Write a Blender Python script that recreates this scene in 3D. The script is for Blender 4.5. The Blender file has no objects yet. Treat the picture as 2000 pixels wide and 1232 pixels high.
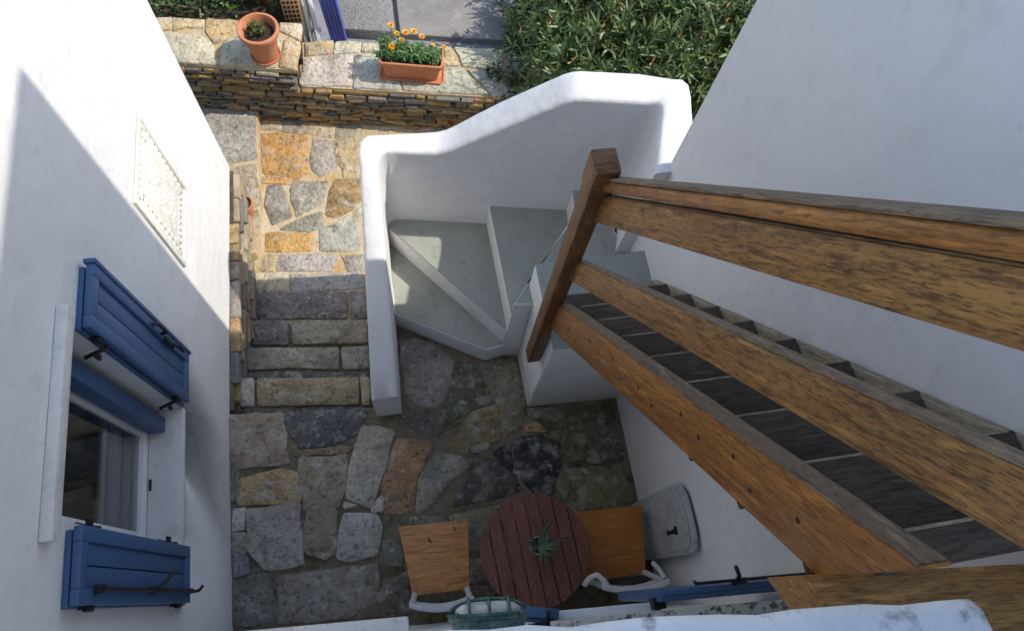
import bpy, bmesh, math, random
import numpy as np
from mathutils import Vector, Matrix

random.seed(7); rng = np.random.default_rng(7)
S = bpy.context.scene
COL = S.collection
R = math.radians

# ------------------------------------------------------------------ camera
FPX, CX, CY, CAMZ = 1380.0, 1000.0, 616.0, 4.9        # photo is 2000 x 1232
_d = np.array([862 - CX, 1166 - CY, FPX]); _d /= np.linalg.norm(_d)   # straight down, in camera axes
_y = np.array([0, -1.0, 0]); _y -= _y.dot(_d) * _d; _y /= np.linalg.norm(_y)
_x = np.cross(_y, -_d); _c, _s = math.cos(R(7)), math.sin(R(7))
ROT = np.array([_c * _x + _s * _y, -_s * _x + _c * _y, -_d])          # world = ROT @ cam(right, down, fwd)
cam = bpy.data.cameras.new('camera'); camo = bpy.data.objects.new('camera', cam); COL.objects.link(camo)
M3 = Matrix(((ROT[0][0], -ROT[0][1], -ROT[0][2]), (ROT[1][0], -ROT[1][1], -ROT[1][2]), (ROT[2][0], -ROT[2][1], -ROT[2][2])))
camo.matrix_world = Matrix.Translation((0, 0, CAMZ)) @ M3.to_4x4()
cam.sensor_width = 36; cam.lens = FPX / 2000 * 36; cam.clip_start = 0.02; cam.clip_end = 500
S.camera = camo

def ray(u, v): return ROT @ np.array([u - CX, v - CY, FPX])
def at(u, v, z=0.0):
    r = ray(u, v); t = (z - CAMZ) / r[2]; return Vector((r[0] * t, r[1] * t, z))

# ------------------------------------------------------------------ light
SUN = Vector((1.0, -0.05, 1.2)).normalized()
W = bpy.data.worlds.new('World'); S.world = W; W.use_nodes = True
nt = W.node_tree; nt.nodes.clear()
sky = nt.nodes.new('ShaderNodeTexSky'); sky.sky_type = 'NISHITA'; sky.sun_disc = False
sky.sun_elevation = math.asin(SUN.z); sky.sun_rotation = math.atan2(SUN.x, SUN.y)
bg = nt.nodes.new('ShaderNodeBackground'); bg.inputs[1].default_value = 0.145
wo = nt.nodes.new('ShaderNodeOutputWorld'); nt.links.new(sky.outputs[0], bg.inputs[0]); nt.links.new(bg.outputs[0], wo.inputs[0])
sl = bpy.data.lights.new('sun', 'SUN'); sl.energy = 2.35; sl.angle = R(0.55); sl.color = (1, 0.94, 0.84)
so = bpy.data.objects.new('sun', sl); COL.objects.link(so); so.rotation_euler = SUN.to_track_quat('Z', 'Y').to_euler()
S.view_settings.view_transform = 'Standard'; S.view_settings.look = 'None'
S.view_settings.exposure = 0.82; S.view_settings.gamma = 1.0; S.view_settings.use_curve_mapping = False

# ------------------------------------------------------------------ materials
def mat(name, col, rough=0.7, noise=(), bump=(), coord='Object', scale=(1, 1, 1), usecol=False, spec=0.4, metal=0.0, coat=0.0, rand=True):
    """noise: list of (scale, detail, lo, hi, colour, amount); bump: list of (scale, detail, strength, distance)"""
    m = bpy.data.materials.new(name); m.use_nodes = True; t = m.node_tree; N = t.nodes; L = t.links
    b = N['Principled BSDF']; b.inputs['Roughness'].default_value = rough; b.inputs['Specular IOR Level'].default_value = spec
    b.inputs['Metallic'].default_value = metal; b.inputs['Coat Weight'].default_value = coat
    tc = N.new('ShaderNodeTexCoord'); mp = N.new('ShaderNodeMapping'); mp.inputs['Scale'].default_value = scale
    L.new(tc.outputs[coord], mp.inputs['Vector']); oi = N.new('ShaderNodeObjectInfo')
    if rand:
        mul = N.new('ShaderNodeMath'); mul.operation = 'MULTIPLY'; mul.inputs[1].default_value = 37.0
        L.new(oi.outputs['Random'], mul.inputs[0]); L.new(mul.outputs[0], mp.inputs['Location'])
    rgb = N.new('ShaderNodeRGB'); rgb.outputs[0].default_value = (*col, 1); cur = oi.outputs['Color'] if usecol else rgb.outputs[0]
    for i, (sc, de, lo, hi, c, am) in enumerate(noise):
        n = N.new('ShaderNodeTexNoise'); n.inputs['Scale'].default_value = sc; n.inputs['Detail'].default_value = de
        n.inputs['Roughness'].default_value = 0.62
        off = N.new('ShaderNodeVectorMath'); off.inputs[1].default_value = (i * 3.1, i * 1.7, i * 5.3); L.new(mp.outputs[0], off.inputs[0])
        L.new(off.outputs[0], n.inputs['Vector'])
        mr = N.new('ShaderNodeMapRange'); mr.inputs['From Min'].default_value = lo; mr.inputs['From Max'].default_value = hi
        mr.inputs['To Max'].default_value = am; L.new(n.outputs['Fac'], mr.inputs['Value'])
        mx = N.new('ShaderNodeMix'); mx.data_type = 'RGBA'; L.new(mr.outputs[0], mx.inputs[0])
        mx.blend_type = 'MULTIPLY' if isinstance(c, float) else 'MIX'
        L.new(cur, mx.inputs[6])
        mx.inputs[7].default_value = (c, c, c, 1) if isinstance(c, float) else (*c, 1)
        cur = mx.outputs[2]
    L.new(cur, b.inputs['Base Color']); last = None
    for sc, de, st, di in bump:
        n = N.new('ShaderNodeTexNoise'); n.inputs['Scale'].default_value = sc; n.inputs['Detail'].default_value = de
        n.inputs['Roughness'].default_value = 0.6; L.new(mp.outputs[0], n.inputs['Vector'])
        bp = N.new('ShaderNodeBump'); bp.inputs['Strength'].default_value = st; bp.inputs['Distance'].default_value = di
        L.new(n.outputs['Fac'], bp.inputs['Height'])
        if last: L.new(last, bp.inputs['Normal'])
        last = bp.outputs[0]
    if last: L.new(last, b.inputs['Normal'])
    return m

MT = {}
MT['plaster'] = mat('white_plaster', (.765, .755, .74), .85, [(1.1, 5, .40, .70, (.68, .67, .66), .7), (7, 8, .56, .74, (.60, .59, .565), .45), (26, 8, .62, .74, (.50, .485, .45), .4)], [(1.6, 4, .25, .14), (9, 5, .11, .03), (48, 6, .12, .010), (170, 3, .10, .003)], spec=.2, rand=False)
MT['parapet'] = mat('worn_white_coping', (.80, .80, .80), .85, [(3, 5, .45, .7, (.66, .66, .66), .6), (11, 8, .55, .63, (.22, .21, .19), .85)], [(8, 5, .4, .03), (60, 5, .3, .01)], spec=.2, rand=False)
MT['mould'] = mat('mouldy_plaster', (.40, .38, .33), .9, [(14, 6, .4, .62, (.07, .065, .05), 1.0)], [(40, 5, .6, .02)], rand=False)
MT['greypaint'] = mat('grey_floor_paint', (.30, .315, .275), .6, [(3, 5, .4, .68, (.37, .38, .34), .8), (14, 8, .54, .72, (.22, .23, .20), .7), (40, 8, .60, .70, (.48, .47, .42), .5)], [(10, 5, .15, .02), (60, 5, .2, .008)], rand=False)
MT['stone'] = mat('stone', (.3, .3, .3), .75, [(4, 7, .40, .72, .58, .9), (9, 9, .50, .64, (.52, .49, .43), .55), (5.5, 9, .55, .66, (.19, .155, .10), .55), (30, 8, .52, .66, .38, .8), (17, 9, .60, .66, (.58, .56, .52), .6), (70, 6, .56, .66, .35, .7)], [(9, 9, 1.0, .05), (45, 7, .8, .018)], usecol=True, spec=.35)
MT['drystone'] = mat('walling_stone', (.3, .25, .2), .8, [(6, 6, .45, .7, .4, .9), (22, 8, .52, .68, (.40, .30, .16), .4), (70, 5, .55, .7, .3, .8)], [(24, 8, .9, .03), (90, 5, .5, .01)], usecol=True, scale=(1, 1, 2.5))
MT['mortar'] = mat('mossy_mortar', (.26, .215, .145), .95, [(4, 6, .47, .62, (.10, .105, .045), .9), (14, 8, .50, .68, (.36, .30, .205), .8), (60, 6, .5, .7, .45, .8)], [(30, 8, .9, .03), (120, 4, .6, .008)], rand=False)
MT['warmmortar'] = mat('ochre_mortar', (.50, .37, .20), .95, [(4, 6, .42, .60, (.55, .47, .34), .9), (9, 8, .52, .68, (.52, .28, .08), .8), (26, 8, .55, .7, (.26, .18, .09), .7)], [(30, 8, .9, .02), (110, 5, .6, .008)], rand=False)
MT['darkmortar'] = mat('earth_mortar', (.09, .065, .04), .95, [(14, 6, .5, .7, (.22, .14, .06), .7)], [(50, 6, .8, .02)], rand=False)
MT['soil'] = mat('soil', (.05, .035, .025), 1, [(30, 6, .5, .7, (.13, .09, .06), .8)], [(60, 6, 1, .03)], rand=False)
MT['ground'] = mat('dry_ground', (.16, .14, .12), .95, [(.8, 6, .4, .7, (.10, .095, .09), .8)], [(20, 6, .6, .03)], rand=False)
MT['concrete'] = mat('concrete', (.33, .31, .285), .9, [(2.2, 6, .42, .68, (.21, .195, .175), .9), (7, 8, .58, .72, (.42, .39, .35), .7), (60, 5, .5, .7, .5, .6)], [(40, 7, .5, .012)], rand=False)
MT['roughconcrete'] = mat('exposed_aggregate', (.27, .265, .25), .9, [(40, 4, .5, .64, (.32, .31, .29), .8), (70, 5, .5, .65, (.06, .06, .06), .8)], [(60, 6, .8, .02)], rand=False)
MT['bluestone'] = mat('bluish_paving', (.27, .275, .31), .9, [(12, 6, .45, .7, (.17, .17, .20), .9)], [(40, 6, .5, .01)], rand=False)
def wood(name, a, b_, dark, rough=.5, coat=0.0, streak=14, amt=.9, pores=.8):
    mid = tuple(.5 * p + .5 * q for p, q in zip(a, dark))
    return mat(name, a, rough, [(1.3, 5, .40, .58, b_, .95), (streak * .7, 9, .44, .70, mid, amt), (streak * 2.5, 9, .46, .68, b_, .9), (streak * 6, 9, .50, .63, dark, pores * .75), (streak * 19, 6, .50, .62, dark, pores * .8), (streak * 4, 8, .56, .66, tuple(min(.8, q * 1.5) for q in a), .5)], [(streak * 6, 8, .7, .006), (streak * 20, 4, .5, .002)], scale=(.12, 1, 1), spec=.35, coat=coat)
MT['varnish'] = wood('varnished_wood', (.42, .175, .036), (.25, .090, .018), (.060, .024, .008), .42, .1)
MT['varnish2'] = wood('weathered_varnish', (.40, .205, .058), (.27, .115, .030), (.050, .025, .010), .5, .05, 15, 1.0, 1.0)
MT['bleached'] = wood('bleached_stringer', (.46, .37, .26), (.34, .26, .17), (.12, .09, .06), .8)
MT['golden'] = wood('golden_beam', (.52, .27, .075), (.38, .17, .04), (.08, .035, .012), .5)
MT['greywood'] = wood('weathered_grey_wood', (.27, .19, .12), (.19, .13, .08), (.05, .04, .03), .75)
MT['newelwood'] = wood('dark_varnished_wood', (.28, .135, .046), (.18, .08, .028), (.045, .022, .010), .5)
MT['oldwood'] = wood('dark_weathered_tread', (.125, .092, .064), (.085, .062, .044), (.035, .026, .019), .85)
MT['tablewood'] = wood('red_brown_slats', (.245, .090, .052), (.165, .058, .036), (.04, .015, .012), .5, .1, 20)
MT['seatwood'] = wood('orange_plywood', (.66, .31, .105), (.56, .23, .07), (.10, .035, .012), .45, .15, 9, .8, .45)
MT['seatwood2'] = wood('deep_orange_plywood', (.52, .19, .035), (.40, .135, .022), (.15, .05, .012), .4, .2, 8, .7, .3)
MT['blue'] = mat('blue_paint', (.046, .106, .225), .42, [(5, 6, .42, .66, (.052, .118, .255), .7), (40, 8, .60, .70, (.10, .17, .29), .5)], [(30, 5, .10, .006), (120, 3, .08, .003)], spec=.45)
MT['gateblue'] = mat('bright_blue_paint', (.14, .17, .52), .5, [(8, 4, .5, .7, (.09, .11, .38), .8)])
MT['alu'] = mat('white_aluminium', (.74, .75, .76), .35, spec=.5)
MT['whiteplastic'] = mat('off_white_plastic', (.56, .55, .54), .5, [(14, 5, .5, .7, (.42, .41, .39), .7)], [(60, 4, .1, .004)])
MT['greyplastic'] = mat('grey_stained_plastic', (.44, .45, .45), .55, [(7, 6, .48, .66, (.28, .28, .27), .8), (30, 5, .55, .7, (.20, .20, .19), .5)], [(80, 3, .1, .003)])
MT['marble'] = mat('worn_marble', (.66, .65, .62), .6, [(6, 7, .5, .68, (.48, .465, .42), .8), (30, 8, .60, .70, (.26, .25, .21), .4)], [(30, 6, .4, .01)], rand=False)
MT['carved'] = mat('carved_marble', (.76, .745, .68), .6, [(12, 6, .5, .7, (.60, .54, .42), .7)], [(50, 5, .3, .006)], rand=False)
MT['mouldmarble'] = mat('lichened_marble', (.50, .49, .46), .8, [(34, 8, .50, .58, (.06, .06, .05), .9)], [(60, 6, .6, .012)], rand=False)
MT['black'] = mat('black_iron', (.012, .012, .013), .5, spec=.4)
MT['terracotta'] = mat('terracotta', (.50, .185, .085), .85, [(6, 5, .45, .7, (.58, .27, .15), .8), (24, 6, .58, .72, (.62, .42, .30), .4)], [(60, 5, .15, .005)])
MT['redpot'] = mat('dark_terracotta', (.20, .055, .035), .8, [(10, 5, .5, .7, (.12, .03, .02), .8)])
MT['greenmetal'] = mat('verdigris_metal', (.045, .115, .105), .45, [(20, 6, .48, .64, (.16, .24, .22), .8), (60, 6, .55, .66, (.02, .03, .03), .8)], [(50, 6, .5, .008)], metal=.2)
MT['potwhite'] = mat('cream_glaze', (.60, .58, .48), .35)
MT['brick'] = mat('hollow_brick', (.42, .27, .14), .9, [(20, 6, .5, .7, (.28, .16, .08), .7)], [(50, 5, .4, .01)])
MT['whitewood'] = mat('white_painted_slat', (.76, .76, .74), .6, [(15, 6, .55, .7, (.5, .47, .4), .6)], [(40, 4, .2, .006)])
MT['curtain'] = mat('net_curtain', (.22, .215, .24), .9, [(9, 3, .4, .7, (.15, .145, .16), .8)], scale=(1, 1, .1))
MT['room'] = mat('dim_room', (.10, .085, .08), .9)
def leafmat(name, a, b_, c_, rough=.38):
    m = mat(name, a, rough, [(2.5, 3, .42, .62, b_, .9), (26, 3, .52, .66, c_, .75)], spec=.5, rand=False)
    bs = m.node_tree.nodes['Principled BSDF']; bs.inputs['Subsurface Weight'].default_value = 0
    return m
MT['oleander'] = leafmat('oleander_leaf', (.085, .135, .032), (.040, .080, .020), (.20, .24, .06), .45)
MT['drybud'] = leafmat('yellowed_leaf', (.42, .20, .03), (.36, .12, .02), (.40, .26, .06), .7)
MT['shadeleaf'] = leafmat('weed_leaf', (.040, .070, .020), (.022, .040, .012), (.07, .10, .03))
MT['marigoldleaf'] = leafmat('marigold_leaf', (.07, .155, .035), (.045, .105, .025), (.13, .22, .06))
MT['succulent'] = leafmat('succulent_leaf', (.14, .17, .04), (.09, .13, .03), (.20, .085, .05))
MT['aloe'] = leafmat('aloe_leaf', (.075, .120, .060), (.045, .080, .04), (.16, .20, .10), .45)
MT['petal'] = mat('orange_petal', (.82, .38, .012), .6, [(20, 3, .4, .7, (.82, .50, .03), .8)])
MT['petaleye'] = mat('flower_eye', (.20, .05, .01), .8)
MT['bark'] = mat('bark', (.12, .095, .07), .9, [(20, 5, .5, .7, .5, .8)], [(50, 5, .5, .01)])
g = bpy.data.materials.new('window_glass'); g.use_nodes = True; MT['glass'] = g
gb = g.node_tree.nodes['Principled BSDF']; gb.inputs['Base Color'].default_value = (.9, .93, .95, 1); gb.inputs['Roughness'].default_value = .03
gb.inputs['Transmission Weight'].default_value = 1.0; gb.inputs['IOR'].default_value = 1.45
g = bpy.data.materials.new('ribbed_lamp_glass'); g.use_nodes = True; MT['lampglass'] = g
gb = g.node_tree.nodes['Principled BSDF']; gb.inputs['Base Color'].default_value = (.72, .70, .60, 1); gb.inputs['Roughness'].default_value = .18
gb.inputs['Transmission Weight'].default_value = .35

# ------------------------------------------------------------------ mesh helpers
WM = {}
class MB:
    def __init__(s): s.v = []; s.f = []
    def add(s, v, f):
        o = len(s.v); s.v += [tuple(p) for p in v]; s.f += [tuple(i + o for i in q) for q in f]; return s
    def box(s, lo, hi, M=None):
        (a, b, c), (d, e, f) = lo, hi
        v = [Vector(p) for p in [(a, b, c), (d, b, c), (d, e, c), (a, e, c), (a, b, f), (d, b, f), (d, e, f), (a, e, f)]]
        if M is not None: v = [M @ p for p in v]
        return s.add(v, [(0, 3, 2, 1), (4, 5, 6, 7), (0, 1, 5, 4), (1, 2, 6, 5), (2, 3, 7, 6), (3, 0, 4, 7)])
    def prism(s, poly, z0, z1):
        """poly counter-clockwise in xy; z0, z1 numbers or per-vertex lists"""
        n = len(poly); z0 = z0 if hasattr(z0, '__len__') else [z0] * n; z1 = z1 if hasattr(z1, '__len__') else [z1] * n
        v = [(p[0], p[1], z0[i]) for i, p in enumerate(poly)] + [(p[0], p[1], z1[i]) for i, p in enumerate(poly)]
        return s.add(v, [tuple(range(n - 1, -1, -1)), tuple(range(n, 2 * n))] + [(i, (i + 1) % n, n + (i + 1) % n, n + i) for i in range(n)])
    def tube(s, pts, r, seg=8, cap=True):
        pts = [Vector(p) for p in pts]; n = len(pts); rr = r if hasattr(r, '__len__') else [r] * n
        v = []; up = Vector((.13, .31, 1)).normalized()
        for i, p in enumerate(pts):
            d = (pts[min(i + 1, n - 1)] - pts[max(i - 1, 0)]).normalized()
            u = d.cross(up)
            if u.length < .05: u = d.cross(Vector((1, .2, 0)))
            u.normalize(); w = d.cross(u)
            v += [p + (u * math.cos(a) + w * math.sin(a)) * rr[i] for a in [2 * math.pi * k / seg for k in range(seg)]]
        f = [(i * seg + k, i * seg + (k + 1) % seg, (i + 1) * seg + (k + 1) % seg, (i + 1) * seg + k) for i in range(n - 1) for k in range(seg)]
        if cap: f += [tuple(range(seg - 1, -1, -1)), tuple((n - 1) * seg + k for k in range(seg))]
        return s.add(v, f)
    def lathe(s, prof, c, seg=32, sx=1, sy=1):
        v = [(c[0] + r * math.cos(2 * math.pi * k / seg) * sx, c[1] + r * math.sin(2 * math.pi * k / seg) * sy, c[2] + z) for r, z in prof for k in range(seg)]
        return s.add(v, [(i * seg + k, i * seg + (k + 1) % seg, (i + 1) * seg + (k + 1) % seg, (i + 1) * seg + k) for i in range(len(prof) - 1) for k in range(seg)])
    def build(s, name, m, parent=None, color=None, bevel=0, seg=2, smooth=None, M=None):
        me = bpy.data.meshes.new(name); me.from_pydata([tuple(p) for p in s.v], [], s.f)
        if bevel:
            bm = bmesh.new(); bm.from_mesh(me)
            es = [e for e in bm.edges if len(e.link_faces) == 2 and e.calc_face_angle(0) > .5]
            bmesh.ops.bevel(bm, geom=es, offset=bevel, segments=seg, profile=.5, affect='EDGES', clamp_overlap=True)
            bm.to_mesh(me); bm.free()
        me.validate()
        if smooth is not None or bevel:
            for p in me.polygons: p.use_smooth = True
            me.set_sharp_from_angle(angle=R(smooth if smooth else 40))
        return obj(name, me, m, parent, color, M)
def obj(name, me, m, parent=None, color=None, M=None):
    o = bpy.data.objects.new(name, me); COL.objects.link(o)
    if m is not None and not me.materials: me.materials.append(MT[m])
    Mw = M if M is not None else Matrix.Identity(4); WM[o] = Mw
    o.matrix_basis = Mw
    if parent is not None: o.parent = parent; o.matrix_parent_inverse = WM[parent].inverted()
    if color: o.color = (*color, 1)
    return o
def thing(name, label, cat, loc=(0, 0, 0), group=None):
    o = bpy.data.objects.new(name, None); COL.objects.link(o); o.empty_display_size = .1
    o.location = loc; WM[o] = Matrix.Translation(loc); return tag(o, label, cat, group)
def tag(o, label, cat, group=None):
    o['label'] = label; o['category'] = cat
    if group: o['group'] = group
    return o
def struct(o): o['kind'] = 'structure'; return o
def frame(p0, p1, n):
    """matrix with local x along p0->p1, local z close to n, origin at p0"""
    p0, p1 = Vector(p0), Vector(p1); x = (p1 - p0).normalized(); z = Vector(n); z = (z - x * z.dot(x)).normalized(); y = z.cross(x)
    M = Matrix((x, y, z)).transposed().to_4x4(); M.translation = p0; return M, (p1 - p0).length
def board(name, m, parent, p0, p1, n, w, t, bevel=.006, cut0=0, cut1=0):
    """plank; w across local y (centred), t along local z (0..t); cut0/1 slant the ends"""
    M, L = frame(p0, p1, n); b = MB(); h = w / 2
    v = [(cut0, -h, 0), (L + cut1, -h, 0), (L - cut1, h, 0), (-cut0, h, 0)]
    b.add([(x, y, z) for x, y, z in v] + [(x, y, t) for x, y, z in v], [(0, 3, 2, 1), (4, 5, 6, 7), (0, 1, 5, 4), (1, 2, 6, 5), (2, 3, 7, 6), (3, 0, 4, 7)])
    return b.build(name, m, parent, bevel=bevel, M=M)
def area2(p): return sum(p[i][0] * p[(i + 1) % len(p)][1] - p[(i + 1) % len(p)][0] * p[i][1] for i in range(len(p)))
def stone(poly, z, h, color, parent, m='stone', jit=.006, slope=None, name='stone', inset=.008, lift=.004, grow=.006):
    """flagstone from a plan polygon"""
    p = [Vector((q[0], q[1])) for q in poly]; c0 = sum(p, Vector((0, 0))) / len(p)
    p = [c0 + (q - c0) * (1 + grow / max((q - c0).length, .04)) for q in p]
    if area2(p) < 0: p.reverse()
    q = []
    for i in range(len(p)):
        a, b = p[i], p[(i + 1) % len(p)]; L = (b - a).length; e = min(.22, .014 / max(L, .01))
        k = max(2, min(5, int(L / .07)))
        for j in range(k):
            t = e + (1 - 2 * e) * j / (k - 1)
            pt = a.lerp(b, t); q.append(pt + Vector((random.gauss(0, jit), random.gauss(0, jit))) * (.5 if j in (0, k - 1) else 1))
    n = len(q); c = sum(q, Vector((0, 0))) / n; zf = slope or (lambda x, y: z)
    v = []
    for s_, dz, jz in ((0, -.03, 0), (0, h - .006, .0015), (inset, h, .0015), (None, h + lift * .5, .003)):
        for a in q:
            d = a - c
            b = c + d * .5 if s_ is None else c + d * max(.3, 1 - s_ / max(d.length, .02))
            v.append((b.x, b.y, zf(b.x, b.y) + dz + random.gauss(0, jz)))
    v.append((c.x, c.y, zf(c.x, c.y) + h + lift))
    f = [(r * n + i, r * n + (i + 1) % n, (r + 1) * n + (i + 1) % n, (r + 1) * n + i) for r in range(3) for i in range(n)]
    f += [(3 * n + i, 3 * n + (i + 1) % n, 4 * n) for i in range(n)]
    b = MB(); b.add(v, f); return b.build(name, m, parent, color, smooth=50)
def jbox(lo, hi, color, parent, m='drystone', j=.006, M=None, name='stone', bev=.008):
    """rough block: box with jittered corners and a chamfer"""
    b = MB(); b.box(lo, hi)
    b.v = [tuple(Vector(p) + Vector((random.uniform(-j, j) for _ in range(3)))) for p in b.v]
    if M is not None: b.v = [tuple(M @ Vector(p)) for p in b.v]
    return b.build(name, m, parent, color, bevel=bev, seg=1, smooth=30)
def vary(c, a=.15):
    k = 1 + random.uniform(-a, a); return tuple(max(.01, x * k * (1 + random.uniform(-.05, .05))) for x in c)

# ================================================================== SETTING
b = MB(); G = 60
b.add([(-G, -G, -.95), (G, -G, -.95), (G, G, -.95), (-G, G, -.95)], [(0, 1, 2, 3)])
struct(b.build('ground', 'ground'))

GREY, TAN, BROWN, SLATE = (.43, .40, .35), (.50, .41, .28), (.38, .315, .225), (.15, .152, .165)
BLACK, MOSS, ORANGE, PALE = (.060, .058, .062), (.17, .16, .10), (.56, .34, .13), (.46, .45, .42)
CREAM, RUST, OCHRE, LGREY = (.60, .52, .38), (.28, .19, .115), (.50, .40, .25), (.40, .40, .385)

# ---- patio
WY = lambda x: -.15 - .08 * x          # foot of the house behind the camera
b = MB(); b.prism([(-1.30, -.30), (1.44, -.50), (1.44, 1.9), (-.12, 1.9), (-.30, 1.30), (-1.30, 1.36)], -.30, 0)
patio = struct(b.build('patio', 'mortar'))
warm = lambda c: c if c in (GREY, TAN, BROWN, SLATE, BLACK, MOSS) else (c[0] * 1.82, c[1] * 1.64, c[2] * 1.36)
def reg(ox, oy, s, pts): return [(x / s + ox, y / s + oy) for x, y in pts]
P1 = [
 ([(55,40),(345,20),(382,300),(110,322),(58,270)], TAN), ([(365,25),(600,8),(818,3),(775,120),(640,190),(450,210),(380,120)], SLATE),
 ([(110,385),(330,335),(432,350),(445,515),(105,530)], (.36,.275,.175)), ([(155,560),(440,525),(455,780),(470,860),(260,890),(160,790)], GREY),
 ([(75,560),(145,550),(130,660),(70,675)], LGREY), ([(440,280),(700,250),(700,440),(655,540),(480,560),(445,420)], BROWN),
 ([(490,568),(650,560),(640,800),(570,830),(475,790),(470,720)], (.20,.19,.16)), ([(790,100),(970,120),(915,320),(850,545),(705,490),(720,330)], (.30,.30,.285)),
 ([(695,515),(765,535),(695,550)], LGREY), ([(845,530),(905,475),(905,565),(845,565)], PALE),
 ([(695,580),(870,585),(897,660),(870,800),(740,840),(652,825),(665,690)], (.33,.345,.36)), ([(320,925),(560,900),(880,850),(880,1000),(720,1150),(330,1185)], (.225,.225,.21)),
 ([(80,960),(260,910),(310,1090),(310,1180),(70,1200)], (.13,.13,.125)), ([(62,290),(105,335),(95,500),(60,520)], (.15,.15,.15)),
 ([(70,690),(150,690),(150,790),(70,800)], (.19,.185,.175)), ([(75,805),(150,810),(165,900),(80,930)], (.14,.15,.17)),
 ([(900,740),(960,730),(1010,760),(1010,865),(940,860)], (.15,.15,.15)), ([(890,1010),(1040,900),(1060,1130),(740,1175)], (.13,.125,.115)),
 ([(400,230),(440,225),(740,205),(700,238),(440,268)], (.17,.15,.115)),
]
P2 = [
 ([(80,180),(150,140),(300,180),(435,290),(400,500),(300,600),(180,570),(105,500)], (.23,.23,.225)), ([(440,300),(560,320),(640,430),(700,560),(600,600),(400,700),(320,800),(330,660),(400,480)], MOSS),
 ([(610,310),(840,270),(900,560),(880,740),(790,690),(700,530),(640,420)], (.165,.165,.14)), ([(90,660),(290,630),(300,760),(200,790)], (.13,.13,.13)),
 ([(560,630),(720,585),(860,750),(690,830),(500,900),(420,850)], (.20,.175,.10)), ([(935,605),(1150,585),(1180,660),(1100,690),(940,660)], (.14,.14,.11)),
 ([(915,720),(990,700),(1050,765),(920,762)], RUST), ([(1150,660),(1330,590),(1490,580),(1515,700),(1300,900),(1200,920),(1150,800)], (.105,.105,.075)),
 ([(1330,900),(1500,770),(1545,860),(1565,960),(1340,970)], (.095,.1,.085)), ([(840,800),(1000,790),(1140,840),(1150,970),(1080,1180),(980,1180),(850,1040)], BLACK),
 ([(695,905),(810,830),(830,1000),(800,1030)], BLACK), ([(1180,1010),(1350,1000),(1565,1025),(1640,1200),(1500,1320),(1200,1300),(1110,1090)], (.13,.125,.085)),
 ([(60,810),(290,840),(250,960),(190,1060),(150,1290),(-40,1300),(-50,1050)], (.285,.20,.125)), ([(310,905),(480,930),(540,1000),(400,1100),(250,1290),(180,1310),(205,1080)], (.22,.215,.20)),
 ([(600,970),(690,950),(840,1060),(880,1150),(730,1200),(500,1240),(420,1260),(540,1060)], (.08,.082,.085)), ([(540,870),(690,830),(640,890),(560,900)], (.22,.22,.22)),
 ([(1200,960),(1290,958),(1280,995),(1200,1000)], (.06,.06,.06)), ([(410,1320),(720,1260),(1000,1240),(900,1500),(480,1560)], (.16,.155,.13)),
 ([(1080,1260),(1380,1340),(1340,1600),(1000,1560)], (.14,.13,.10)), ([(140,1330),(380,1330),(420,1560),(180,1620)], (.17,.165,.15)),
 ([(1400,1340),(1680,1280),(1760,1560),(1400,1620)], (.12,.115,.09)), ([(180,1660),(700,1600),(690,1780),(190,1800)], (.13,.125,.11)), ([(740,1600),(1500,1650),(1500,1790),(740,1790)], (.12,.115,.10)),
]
for pts, c in P1: stone([at(*p) for p in reg(430, 800, 2.851, pts)], 0, random.uniform(.012, .026), vary(warm(c), .10), patio, grow=.013)
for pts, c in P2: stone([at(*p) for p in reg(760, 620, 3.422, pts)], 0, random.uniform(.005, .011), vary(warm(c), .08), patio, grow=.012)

# ---- lower path
PZ = -.67
pz = lambda x, y: PZ
b = MB(); pp = [(-1.9, 2.2), (-.1, 2.2), (3.5, 2.2), (3.5, 4.3), (-.1, 4.6), (-1.9, 4.9)]
b.prism(pp, -.95, [pz(*q) - .004 for q in pp]); path = struct(b.build('path', 'warmmortar'))
PA = [([(520,215),(700,228),(690,315),(530,300)], (.40,.33,.24)), ([(720,230),(900,245),(900,330),(710,318)], (.36,.32,.26)), ([(920,246),(1120,262),(1110,368),(925,335)], OCHRE), ([(1140,264),(1330,280),(1335,375),(1135,372)], (.38,.34,.27)), ([(530,330),(900,345),(905,640),(830,690),(560,650)], ORANGE), ([(950,370),(1100,400),(1140,600),(1010,670),(945,620)], (.40,.39,.34)), ([(1120,390),(1340,385),(1345,690),(1190,690),(1190,600),(1130,560)], OCHRE),
 ([(560,670),(840,700),(760,740),(550,730)], ORANGE), ([(580,760),(690,745),(780,990),(620,1060),(570,900)], (.27,.265,.25)), ([(790,720),(1060,715),(1010,900),(880,960),(820,1000),(770,800)], (.32,.31,.275)),
 ([(1130,710),(1340,700),(1345,900),(1150,1000),(1060,980),(1070,870)], (.36,.25,.12)), ([(690,1100),(820,1030),(1020,960),(1020,1080),(900,1115)], (.30,.29,.26)), ([(1110,1060),(1230,980),(1250,1020),(1170,1085)], (.58,.57,.53))]
PB = [([(520,455),(612,455),(608,490),(520,492)], ORANGE), ([(625,445),(697,432),(700,490),(625,490)], LGREY), ([(548,497),(655,497),(650,529),(540,530)], PALE), ([(668,500),(712,498),(712,530),(682,535)], (.34,.33,.30)),
 ([(500,535),(560,532),(562,566),(498,575)], CREAM), ([(567,535),(704,533),(712,562),(570,573)], (.44,.44,.43)), ([(520,498),(540,498),(535,530),(508,528)], OCHRE), ([(690,395),(720,392),(720,430),(692,430)], CREAM)]
zat = lambda p: at(p[0], p[1], PZ)
for pts, c in PA: stone([zat(p) for p in reg(380, 180, 4.106, pts)], 0, .005, vary((min(.7, c[0] * 1.2), c[1] * 1.12, c[2] * 1.0), .06), path, slope=pz, grow=.016)
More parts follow.
